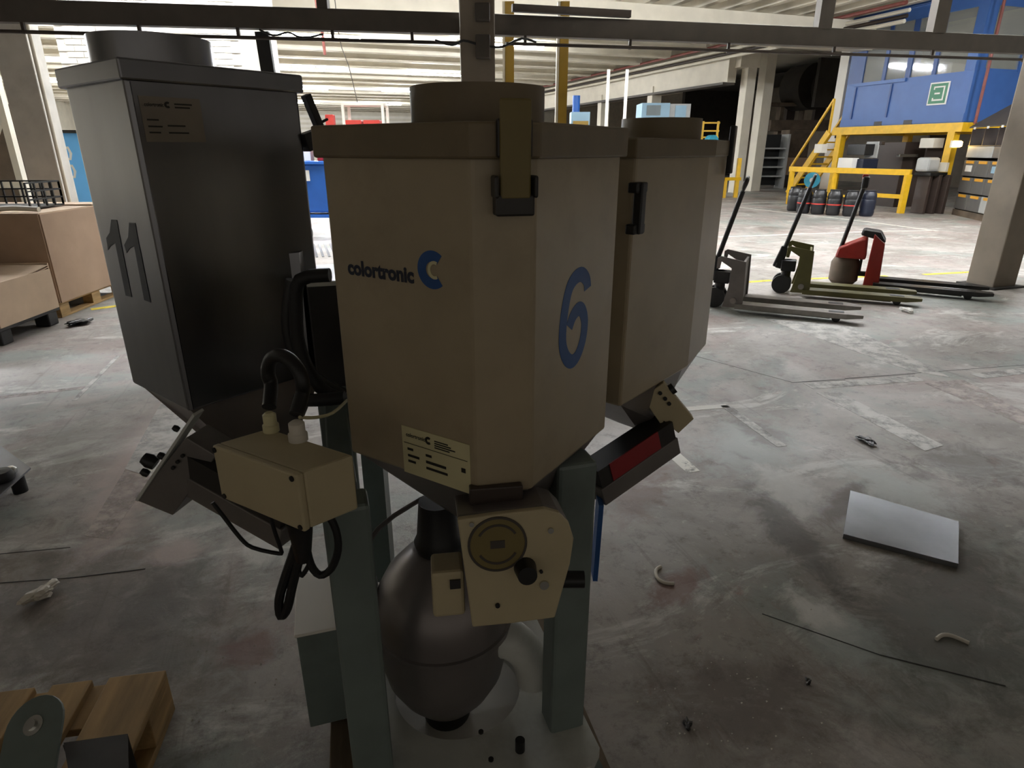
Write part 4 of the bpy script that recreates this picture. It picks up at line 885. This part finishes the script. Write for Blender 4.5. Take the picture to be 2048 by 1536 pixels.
# blue panels and bins
bl = empty('display_board', (-5.8, 9.5, 0), 'light blue mobile board with white lettering behind the steel hopper', 'board')
MB().obox((-5.78, 9.55, 0.92), 1.4, 0.06, 1.6, HU).build('panel', lightblue, bl); MB().obox((-5.78, 9.52, 1.74), 1.44, 0.08, 0.04, HU).build('top_edge', darksteel, bl)
MB().obox((-6.46, 9.30, 0.92), 0.04, 0.08, 1.66, HU).build('side_edge', darksteel, bl)
for x in (-6.3, -5.3): MB().obox((x, 9.36+(x+6.3)*0.33, 0.05), 0.08, 0.5, 0.1, HU).build('foot', darksteel, bl)
bnx = Vector((-6.33, 9.335, 0)); nb = -HV
for z, hh in ((1.53, 0.15), (1.29, 0.15)):
    mb = MB(); ribbon(mb, [(0.0, z), (0.10, z), (0.12, z-hh/2), (0.10, z-hh), (0.0, z-hh), (0.0, z)], 0.035, bnx, HU, ZUP, nb, 0.002); mb.build('lettering', paperw, bl)
bb = onz(628, 428); 
bn = empty('wheeled_bin', (-3.55, 11.6, 0), 'deep blue wheeled bin with white notice between the hoppers', 'bin')
c = Vector((-3.36, 11.3, 0))
tub = MB().loft([c+Vector((sx*0.36, sy*0.30, 0.5)) for sx, sy in ((-1, -1), (1, -1), (1, 1), (-1, 1))], [c+Vector((sx*0.42, sy*0.36, 1.28)) for sx, sy in ((-1, -1), (1, -1), (1, 1), (-1, 1))]).build('tub', binblue, bn, bevel=0.03)
MB().obox(c+ZUP*1.30, 0.9, 0.78, 0.05).build('rim', binblue, bn, bevel=0.01)
MB().obox(c+ZUP*0.44, 0.8, 0.66, 0.05).build('chassis', binblue, bn)
nt_ = MB().obox(c+Vector((-0.12, -0.355, 1.1)), 0.22, 0.006, 0.17).build('notice', paperw, bn); MB().cyl(c+Vector((-0.17, -0.359, 1.1)), c+Vector((-0.17, -0.362, 1.1)), 0.05, n=20).build('notice_dot', drumred, nt_)
for sx in (-0.3, 0.3):
    for sy in (-0.24, 0.24):
        w = MB().cyl(c+Vector((sx-0.03, sy, 0.09)), c+Vector((sx+0.03, sy, 0.09)), 0.09, n=18).build('castor', greylight, bn, True); MB().bar(c+Vector((sx, sy, 0.15)), c+Vector((sx, sy, 0.43)), 0.04).build('fork', chrome, w)
for i, (dx, hh, m) in enumerate(((-0.28, 0.34, cardlight), (-0.1, 0.22, paperw), (0.12, 0.3, redp), (0.28, 0.18, card))):
    tag(MB().obox(c+Vector((dx, 0.0, 1.33+hh/2)), 0.12, 0.3, hh, Vector((1, 0.1*i, 0)), Vector((-0.1*i, 1, 0))).build('packaging_piece', m, bevel=0.004), ('tall tan cardboard piece standing in the blue bin', 'white packaging piece standing in the blue bin', 'red packaging piece standing in the blue bin', 'short brown cardboard piece standing in the blue bin')[i], 'packaging')

# ================================================================== CENTRE BACKGROUND
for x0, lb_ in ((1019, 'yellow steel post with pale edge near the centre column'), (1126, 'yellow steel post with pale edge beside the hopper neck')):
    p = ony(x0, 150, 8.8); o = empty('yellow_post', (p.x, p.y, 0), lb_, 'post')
    MB().obox((p.x, p.y, 1.6), 0.115, 0.07, 3.2).build('flange', yellowdim, o); MB().obox((p.x-0.07, p.y+0.02, 1.6), 0.035, 0.11, 3.2).build('web', cream, o)
sh = empty('shelf_trolley', (-3.6, 16.6, 0), 'white framed shelf trolley holding red bins in the background', 'trolley')
for x in (-4.05, -3.1):
    for y in (16.3, 16.9): MB().bar((x, y, 0), (x, y, 2.55), 0.06).build('upright', white, sh)
for z in (0.5, 1.2, 1.9, 2.5): MB().box(-4.08, -3.07, 16.27, 16.93, z, z+0.05).build('shelf', white, sh)
for i, (x, m) in enumerate(((-3.85, 'red'), (-3.4, 'red'))):
    tag(MB().box(x-0.2, x+0.2, 16.35, 16.85, 1.95, 2.18).build('red_bin', drumred, bevel=0.02), 'red plastic bin on the white shelf trolley', 'bin', 'red bins on the shelf trolley')
tag(MB().box(-4.5, -4.3, 16.3, 16.5, 0.0, 2.3).build('red_cabinet', drumred, bevel=0.02), 'slim red cabinet beside the white shelf trolley', 'cabinet')
tag(MB().box(-3.55, -3.2, 16.36, 16.8, 1.252, 1.6).build('black_box', blackpl, bevel=0.02), 'black box on a lower shelf of the trolley', 'box')
bm_ = empty('blue_machine', (1.95, 20.3, 0), 'pale blue machine with upright blue pipe in the background', 'machine')
MB().box(1.75, 2.3, 20, 20.6, 0, 2.55).build('body', paleblue, bm_); MB().cyl((1.9, 20.2, 2.55), (1.9, 20.2, 3.0), 0.11, n=16).build('pipe', binblue, bm_, True)
MB().box(1.8, 2.25, 19.9, 20.0, 2.15, 2.3).build('yellow_panel', yellowdim, bm_)
kb = empty('control_cabin', (5.0, 22.3, 0), 'small pale blue control cabin behind the third hopper', 'cabin')
MB().box(4.2, 5.1, 22, 23, 0, 2.92).build('wall', paleblue, kb); MB().box(5.1, 5.8, 22.1, 23, 0, 2.9).build('wall', greylight, kb)
MB().box(4.35, 4.8, 21.97, 22.0, 2.55, 2.85).build('window', glass, kb); MB().box(5.3, 5.65, 22.06, 22.1, 2.3, 2.85).build('window', paleblue, kb)
yr = empty('guard_rail', (6.2, 22.5, 0), 'far yellow guard rail behind the third hopper', 'rail')
for x in (5.9, 6.4, 6.9):
    MB().bar((x, 22.6, 0), (x, 22.6, 2.4), 0.06).build('post', yellow, yr)
for z in (1.9, 2.1, 2.35): MB().bar((5.9, 22.6, z), (6.95, 22.6, z), 0.05).build('rail', yellow, yr)
tag(MB().cyl((6.35, 21.6, 1.75), (6.45, 21.4, 1.75), 0.2, n=20).build('blue_disc', teal, None, True), 'small turquoise drum end behind the third hopper', 'drum').location = (0, 0, 0)
st_ = MB().box(5.9, 6.9, 21.4, 21.9, 0.0, 1.55); tag(st_.build('low_cabinet', brownmach, bevel=0.02), 'low brown cabinet carrying the turquoise drum end', 'cabinet')
for x in (1217, 1254):
    p = ony(x, 150, 17.0); zt_ = ony(x, 148, 17.0).z; zb_ = ony(x, 238, 17.0).z
    tag(MB().bar((p.x, 17, 0.0), (p.x, 17, zt_+0.1), 0.07).build('white_pole', white), 'thin white pole between the front and third hoppers', 'pole', 'thin white poles')
p = onz(1462, 395)
yp = empty('yellow_bollard_rail', (7.25, 21.5, 0), 'short yellow barrier post before the double column', 'barrier')
q = onz(1470, 395); MB().bar((q.x, q.y, 0), (q.x, q.y, 1.25), 0.12).build('post', yellow, yp); MB().bar((q.x-0.45, q.y-0.2, 0), (q.x-0.45, q.y-0.2, 0.55), 0.1).build('post', yellow, yp); MB().bar((q.x-0.5, q.y-0.2, 0.6), (q.x+0.1, q.y, 0.6), 0.1).build('rail', yellow, yp)

# ================================================================== DARK HALL MACHINERY
def dk(px, Y): p = ony(px[0], px[1], Y); return p
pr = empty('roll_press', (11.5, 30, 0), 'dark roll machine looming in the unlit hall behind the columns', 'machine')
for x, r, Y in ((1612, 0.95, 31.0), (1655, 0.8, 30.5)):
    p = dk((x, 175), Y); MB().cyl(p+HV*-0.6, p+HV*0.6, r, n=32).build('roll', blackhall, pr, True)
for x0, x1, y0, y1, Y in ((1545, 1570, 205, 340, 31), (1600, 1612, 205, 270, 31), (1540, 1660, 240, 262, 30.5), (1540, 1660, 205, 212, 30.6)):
    a = dk((x0, y1), Y); b = dk((x1, y0), Y); MB().box(a.x, b.x, Y, Y+0.5, a.z, b.z).build('frame_bar', mottlebrown, pr)
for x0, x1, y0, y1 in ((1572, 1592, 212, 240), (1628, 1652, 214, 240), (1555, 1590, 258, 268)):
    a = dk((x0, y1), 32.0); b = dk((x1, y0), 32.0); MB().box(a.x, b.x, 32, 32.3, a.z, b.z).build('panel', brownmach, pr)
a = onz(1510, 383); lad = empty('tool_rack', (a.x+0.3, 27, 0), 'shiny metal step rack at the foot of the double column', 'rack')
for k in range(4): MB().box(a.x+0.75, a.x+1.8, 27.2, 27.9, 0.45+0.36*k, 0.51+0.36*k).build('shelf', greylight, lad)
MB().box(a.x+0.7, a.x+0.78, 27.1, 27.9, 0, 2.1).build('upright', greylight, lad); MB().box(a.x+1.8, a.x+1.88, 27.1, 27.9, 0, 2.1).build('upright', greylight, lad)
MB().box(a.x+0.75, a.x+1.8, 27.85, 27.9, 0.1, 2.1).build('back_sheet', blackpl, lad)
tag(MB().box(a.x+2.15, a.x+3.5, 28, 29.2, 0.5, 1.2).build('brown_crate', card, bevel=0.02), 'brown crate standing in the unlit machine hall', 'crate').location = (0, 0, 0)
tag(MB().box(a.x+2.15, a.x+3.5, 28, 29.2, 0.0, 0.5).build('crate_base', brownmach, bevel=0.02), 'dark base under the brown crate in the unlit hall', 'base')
tag(MB().box(a.x+2.3, a.x+3.2, 28.3, 29.2, 1.2, 2.3).build('dim_cabinet', mottlebrown, bevel=0.02), 'dim brown cabinet on the brown crate in the unlit hall', 'cabinet')

# ================================================================== BLUE CABIN ON ITS PLATFORM
ZK = 2.14; KK = (ZK-1.5)/0.6
C0 = onz(1925, 245, ZK); C1 = onz(1680, 255, ZK); dl_ = (C1-C0).normalized(); dr_ = Vector((dl_.y, -dl_.x, 0)); LEN = (C1-C0).length/KK
def zk(z): return z if z < 0.5 else 1.5+(z-1.5)*KK
def cbx(mb, s0, s1, w0, w1, z0, z1):
    z0, z1 = zk(z0), zk(z1); return mb.obox(Vector((C0.x, C0.y, 0))+dl_*((s0+s1)/2*KK)+dr_*((w0+w1)/2*KK)+ZUP*((z0+z1)/2), (s1-s0)*KK, (w1-w0)*KK, z1-z0, dl_, dr_)
cabn = empty('site_office_cabin', (C0.x+1, C0.y+1, 2.1), 'blue steel office cabin raised on a yellow platform', 'cabin')
TOP = 4.78; WB = 3.2; WT = 4.5
cbx(MB(), 0, LEN, 0, 0.06, 2.1, WB).build('long_wall', blue, cabn); cbx(MB(), 0, LEN, 0, 0.06, WT, TOP).build('long_wall', blue, cabn)
cbx(MB(), 0, 0.06, 0.06, 2.5, 2.1, WB+0.05).build('end_wall', blue, cabn); cbx(MB(), 0, 0.06, 0.06, 2.5, WT, TOP).build('end_wall', blue, cabn)
cbx(MB(), 0, LEN, 2.44, 2.5, 2.1, WB).build('long_wall', blue, cabn); cbx(MB(), LEN-0.06, LEN, 0.06, 2.44, 2.1, TOP).build('end_wall', blue, cabn)
cbx(MB(), -0.08, LEN+0.08, -0.08, 2.58, TOP, TOP+0.12).build('roof', blue, cabn)
cbx(MB(), 0.06, LEN-0.06, 0.06, 2.44, 2.1, 2.2).build('cabin_floor', greylight, cabn)
cbx(MB(), 0, LEN, -0.02, 0, 2.12, 2.3).build('sill_band', blue, cabn); cbx(MB(), -0.02, 0, 0, 2.5, 2.12, 2.3).build('sill_band', blue, cabn)
muls = [0.0, 0.28, 1.05, 1.15, 1.85, 1.93, 2.55, 2.65, 3.28, LEN]
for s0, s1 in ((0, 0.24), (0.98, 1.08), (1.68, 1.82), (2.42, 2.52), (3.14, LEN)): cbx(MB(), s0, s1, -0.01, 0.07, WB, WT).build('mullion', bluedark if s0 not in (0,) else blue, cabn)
for s0, s1 in ((0.24, 0.98), (1.08, 1.68), (1.82, 2.42), (2.52, 3.14)):
    f_ = cbx(MB(), s0, s1, 0.02, 0.035, WB, WT).build('window_pane', glass, cabn)
for w0, w1 in ((0.0, 0.3), (1.35, 1.45), (2.3, 2.5)): cbx(MB(), -0.01, 0.07, w0, w1, WB, WT).build('mullion', blue, cabn)
for w0, w1 in ((0.3, 1.35), (1.45, 2.3)): cbx(MB(), 0.02, 0.035, w0, w1, WB+0.05, WT).build('window_pane', glass, cabn)
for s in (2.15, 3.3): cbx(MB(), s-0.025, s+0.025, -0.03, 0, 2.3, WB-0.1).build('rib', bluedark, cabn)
cbx(MB(), 1.75, 3.35, -0.05, 0.0, WB-0.08, WB).build('window_sill', blue, cabn)
for s in (1.45, 2.35): cbx(MB(), s-0.12, s+0.12, -0.025, 0.0, 2.11, 2.21).build('fork_pocket', blackpl, cabn)
cbx(MB(), 1.8, 3.2, 1.5, 2.0, 2.2, 3.6).build('interior_cabinet', cream, cabn)
# sign with the mirrored E frame
e0 = Vector((C0.x, C0.y, 0)); se = -dr_
sg = cbx(MB(), 0.52, 1.02, -0.025, 0.0, 2.52, 3.02).build('sign', paperw, cabn)
cbx(MB(), 0.55, 0.99, -0.029, -0.025, 2.55, 2.99).build('sign_field', green, sg)
mb = MB()
for (s0, s1, z0, z1) in ((0.61, 0.645, 2.61, 2.93), (0.61, 0.90, 2.90, 2.93), (0.61, 0.90, 2.61, 2.645), (0.72, 0.86, 2.755, 2.79), (0.87, 0.90, 2.86, 2.93), (0.87, 0.90, 2.61, 2.68)): cbx(mb, s0, s1, -0.033, -0.029, z0, z1)
mb.build('sign_emblem', paperw, sg)
# platform
pf = empty('yellow_platform', (C0.x, C0.y, 0), 'yellow steel platform with posts carrying the blue cabin', 'platform')
cbx(MB(), -0.1, LEN+0.15, -0.1, 0.1, 1.9, 2.1).build('edge_beam', yellow, pf); cbx(MB(), -0.1, 0.1, 0.1, 2.6, 1.9, 2.1).build('edge_beam', yellow, pf)
cbx(MB(), -0.1, LEN+0.15, 2.4, 2.6, 1.9, 2.1).build('edge_beam', yellow, pf); cbx(MB(), LEN-0.05, LEN+0.15, 0.1, 2.4, 1.9, 2.1).build('edge_beam', yellow, pf)
for s, w_ in ((0.15, 0.0), (LEN-0.1, 0.0), (0.15, 2.5), (LEN-0.1, 2.5)): cbx(MB(), s-0.09, s+0.09, w_-0.09, w_+0.09, 0, 1.9).build('post', yellow, pf)
MB().bar(Vector((C0.x, C0.y, 0))+dl_*0.15+ZUP*1.9, Vector((C0.x, C0.y, 0))+dl_*0.15+ZUP*2.0, 0.1).build('gusset', yellow, pf)
rp = e0-dl_*0.25+dr_*0.1
tag(MB().cyl(rp+ZUP*2.1, rp+dr_*0.0+ZUP*4.9, 0.035, n=10).build('red_pipe', redpipe, None, True), 'red riser pipe beside the blue cabin corner', 'pipe')
# stair with handrails
sr = empty('yellow_stair', (C1.x, C1.y, 0), 'yellow steel stair climbing to the blue cabin', 'stair')
s_top = e0+dl_*(LEN*KK+0.3)-dr_*0.1; s_bot = Vector((9.35, 22.1, 0)); sd_ = (s_top-s_bot); sd_.z = 0; sd_.normalize(); sp_ = Vector((-sd_.y, sd_.x, 0))
if sp_.x < 0: sp_ = -sp_
for off in (0.0, 0.75):
    o_ = sp_*off
    MB().bar(s_bot+o_+ZUP*0.12, s_top+o_+ZUP*2.02, 0.06, 0.2).build('stringer', yellow, sr); MB().bar(s_bot+o_+ZUP*1.0, s_top+o_+ZUP*2.95, 0.055).build('handrail', yellow, sr)
    MB().bar(s_bot+o_, s_bot+o_+ZUP*1.0, 0.055).build('rail_post', yellow, sr); MB().bar(s_top+o_+ZUP*2.0, s_top+o_+ZUP*2.95, 0.055).build('rail_post', yellow, sr)
for k in range(9):
    t = (k+0.5)/9; p = s_bot.lerp(s_top, t); p.z = 0.1+1.95*t
    MB().bar(p, p+sp_*0.75, 0.2, 0.04).build('tread', yellow, sr)
# barrier before the machines below the cabin
g0 = onz(1580, 338, 0.98); g1 = onz(1822, 345, 0.98); gd = (g1-g0).normalized()
gb = empty('yellow_barrier', (g1.x, g1.y, 0), 'yellow steel barrier behind the row of black drums', 'barrier')
MB().bar(g0, g1, 0.09, 0.14).build('top_rail', yellow, gb, bevel=0.004)
for t in (0.03, 0.42, 0.985):
    p = g0.lerp(g1, t); MB().bar((p.x, p.y, 0), (p.x, p.y, 0.93), 0.13 if t > 0.9 else 0.1).build('post', yellow, gb, bevel=0.004)
p = g0.lerp(g1, 0.985); MB().bar((p.x, p.y, 0.4), tuple(Vector((p.x, p.y, 0.4))-gd*0.75), 0.08, 0.1).build('stub_rail', yellow, gb, bevel=0.004)
MB().bar((g0.x+0.05, g0.y-0.1, 0.33), tuple(Vector((g0.x, g0.y, 0.33))+gd*2.0), 0.06).build('low_rail', yellow, gb)
# drums
def drum(loc, label, band, m=drumbl):
    o = empty('plastic_drum', loc, label, 'drum', 'black drums by the barrier')
    prof = [(0.0, 0), (0.17, 0), (0.2, 0.03), (0.215, 0.1), (0.205, 0.14), (0.222, 0.2), (0.222, 0.36), (0.21, 0.39), (0.222, 0.42), (0.21, 0.5), (0.17, 0.56), (0.165, 0.575)]
    b = MB().lathe((0, 0, 0), prof+[(0.0, 0.575)], 28).build('body', m, None, True); b.parent = o
    l_ = MB().lathe((0, 0, 0.57), [(0.175, 0), (0.178, 0.02), (0.165, 0.035), (0.0, 0.035)], 28).build('lid', m, None, True); l_.parent = o
    for s in (-1, 1):
        h_ = MB().box(s*0.19-0.02, s*0.19+0.02, -0.05, 0.05, 0.47, 0.53).build('handle', m, None, bevel=0.01); h_.parent = o
    if band:
        r_ = MB().lathe((0, 0, 0.24), [(0.2235, 0), (0.2245, 0.002), (0.2245, 0.026), (0.2235, 0.028)], 28).build('red_band', drumred, None, True); r_.parent = o
    return o
for i, (x, y, band, m) in enumerate(((1592, 423, False, drumbl), (1612, 428, True, drumbl), (1641, 430, True, drumbl), (1672, 432, True, drumbl), (1706, 434, True, drumbl), (1740, 434, False, drumdb))):
    p = onz(x, y); d_ = drum((p.x, p.y+0.2, 0), ('black plastic drum with a red band before the yellow barrier' if band else ('plain black plastic drum at the end of the drum row' if i == 0 else 'blue-black plastic drum without band beside the red truck handle')), band, m); d_.scale = (0.76, 0.76, 1.0)
# machines below the cabin
hs = empty('brown_machine', (9.9, 17.6, 0), 'dark brown machine housing behind the yellow barrier', 'machine')
def under(x0, x1, y0, y1, Y, dep, nm, m, root, bev=0.01):
    a = ony(x0, y1, Y); b = ony(x1, y0, Y); return MB().obox(((a.x+b.x)/2+dep*0.3, Y+dep/2, (a.z+b.z)/2), abs(b.x-a.x), dep, abs(b.z-a.z), HU, HV).build(nm, m, root, bevel=bev)
under(1745, 1835, 284, 425, 18.2, 1.0, 'housing', brownmach, hs)
under(1705, 1740, 288, 310, 18.0, 0.6, 'screen', blackpl, hs); under(1738, 1748, 283, 316, 17.95, 0.4, 'side_trim', greylight, hs)
under(1700, 1742, 318, 338, 17.9, 0.6, 'keyboard_shelf', darkblue, hs); under(1684, 1704, 316, 338, 18.0, 0.5, 'tray', paperw, hs)
under(1752, 1762, 250+33, 290, 17.9, 0.3, 'cable_clip', pipem, hs); under(1790, 1840, 308, 314, 17.9, 0.1, 'handle', chrome, hs)
wb_ = empty('work_bench', (11.0, 17.0, 0), 'dark bench with open shelf under the cabin', 'bench')
under(1838, 1886, 345, 352, 16.1, 0.45, 'bench_top', blackpl, wb_)
for x in (1843, 1862, 1881):
    a = ony(x, 430, 16.4); under(x-5, x+5, 350, 428, 16.1, 0.35, 'leg', brownmach if x != 1866 else greylight, wb_)
under(1838, 1886, 352, 425, 16.5, 0.05, 'back_panel', brownmach, wb_)
a = ony(1846, 345, 16.3); tag(under(1836, 1876, 315, 344, 16.1, 0.35, 'grey_box', greylight, None, 0.06), 'rounded light grey box on the dark bench', 'box')
tag(under(1878, 1890, 325, 344, 16.1, 0.3, 'cream_carton', cream, None), 'small cream carton on the dark bench under the lamp', 'carton')
tag(under(1848, 1880, 276, 296, 17.2, 0.4, 'hanging_cabinet', offwhite, None), 'pale wall cabinet hanging under the platform', 'cabinet')
tag(under(1836, 1905, 270, 345, 18.0, 0.05, 'back_board', brownmach, None), 'brown back board behind the bench under the platform', 'board')
lp_ = ony(1916, 288, 16.2); lo_ = empty('bulkhead_lamp', lp_, 'lit yellow bulkhead lamp under the platform', 'lamp')
MB().obox(lp_, 0.22, 0.08, 0.12, HU, HV).build('diffuser', lampyellow, lo_, bevel=0.02); MB().obox(lp_+HV*0.06, 0.3, 0.05, 0.16, HU, HV).build('housing', lampwhite, lo_)
# hose reel by the stair
hp = ony(1624, 360, 19.6); hr = empty('hose_reel', (hp.x, hp.y, 0), 'round turquoise hose reel beside the yellow stair', 'reel')
MB().cyl(hp, hp+Vector((-0.05, -0.12, 0)), 0.22, n=28).build('disc', teal, hr, True); MB().cyl(hp+Vector((-0.05, -0.12, 0)), hp+Vector((-0.055, -0.13, 0)), 0.07, n=18).build('hub', paperw, hr, True)
MB().cyl(hp, hp+Vector((0.06, 0.2, 0)), 0.16, n=24).build('coil', blackpl, hr, True); MB().bar((hp.x+0.05, hp.y+0.15, 0), (hp.x+0.05, hp.y+0.15, hp.z), 0.08).build('stand', darksteel, hr)
tag(under(1632, 1648, 288, 306, 18.6, 0.3, 'meter_box', offwhite, None), 'cream meter box on the white column by the stair', 'box')

# storage bin tower
bs = onz(1903, 429); be = onz(1978, 446); bdv = (be-bs).normalized(); bnv = Vector((-bdv.y, bdv.x, 0)); bw_ = (be-bs).length*1.0
tw = empty('bin_tower', (bs.x+0.6, bs.y-0.5, 0), 'tall grey storage bin tower with orange labels behind the column', 'bin tower')
def tb(mb, a0, a1, d0, d1, z0, z1): return mb.obox(bs+bdv*((a0+a1)/2)+bnv*((d0+d1)/2)+ZUP*((z0+z1)/2), a1-a0, d1-d0, z1-z0, bdv, bnv)
NB = 4; cwid = bw_/3.0
tb(MB(), 0, cwid*NB, 0.0, 0.7, 0, 0.14).build('plinth', mottlebrown, tw)
tb(MB(), -0.03, 0, 0.05, 0.7, 0.14, 1.98).build('side_sheet', brownmach, tw)
tb(MB(), 0, cwid*NB, 0.62, 0.7, 0.14, 1.98).build('back_sheet', brownmach, tw)
for r in range(3):
    for k in range(NB):
        z0 = 0.16+0.38*r; lightb = (r == 0 and k == 2)
        b_ = tb(MB(), cwid*k+0.01, cwid*(k+1)-0.01, 0.0, 0.6, z0, z0+0.35).build('bin', greylight if lightb else greybin, tw, bevel=0.01)
        tb(MB(), cwid*k+cwid*0.22, cwid*(k+1)-cwid*0.18, -0.012, 0.0, z0+0.28, z0+0.34).build('bin_label', orange, b_)
        if r == 2 and k in (0, 2): tb(MB(), cwid*k+cwid*0.25, cwid*(k+0.75), -0.008, 0.0, z0+0.1, z0+0.24).build('paper_note', paperw if k == 0 else paleblue, b_)
for k in range(2): tb(MB(), cwid*2*k+0.01, cwid*2*(k+1)-0.01, 0.0, 0.5, 1.33, 1.58).build('upper_drawer', greylight if k == 0 else trucksilver, tw, bevel=0.02)
for k in range(NB+1): tb(MB(), cwid*k-0.012, cwid*k+0.012, 0.02, 0.62, 1.6, 1.97).build('divider', brownmach, tw)
tb(MB(), 0, cwid*NB, 0.0, 0.65, 1.58, 1.6).build('shelf', brownmach, tw)
q = [bs+bdv*x+bnv*y+ZUP*z for x, y, z in ((-0.02, -0.05, 1.98), (cwid*NB, -0.05, 1.98), (cwid*NB, 0.75, 2.5), (-0.02, 0.75, 2.5))]
MB().slab(q, Vector((0, 0, 1)), 0.03).build('sloped_roof', railm, tw)
for k in range(4): tb(MB(), cwid*(k+0.4), cwid*(k+0.5), -0.07, -0.05, 1.95, 2.0).build('roof_clip', paperw, tw)
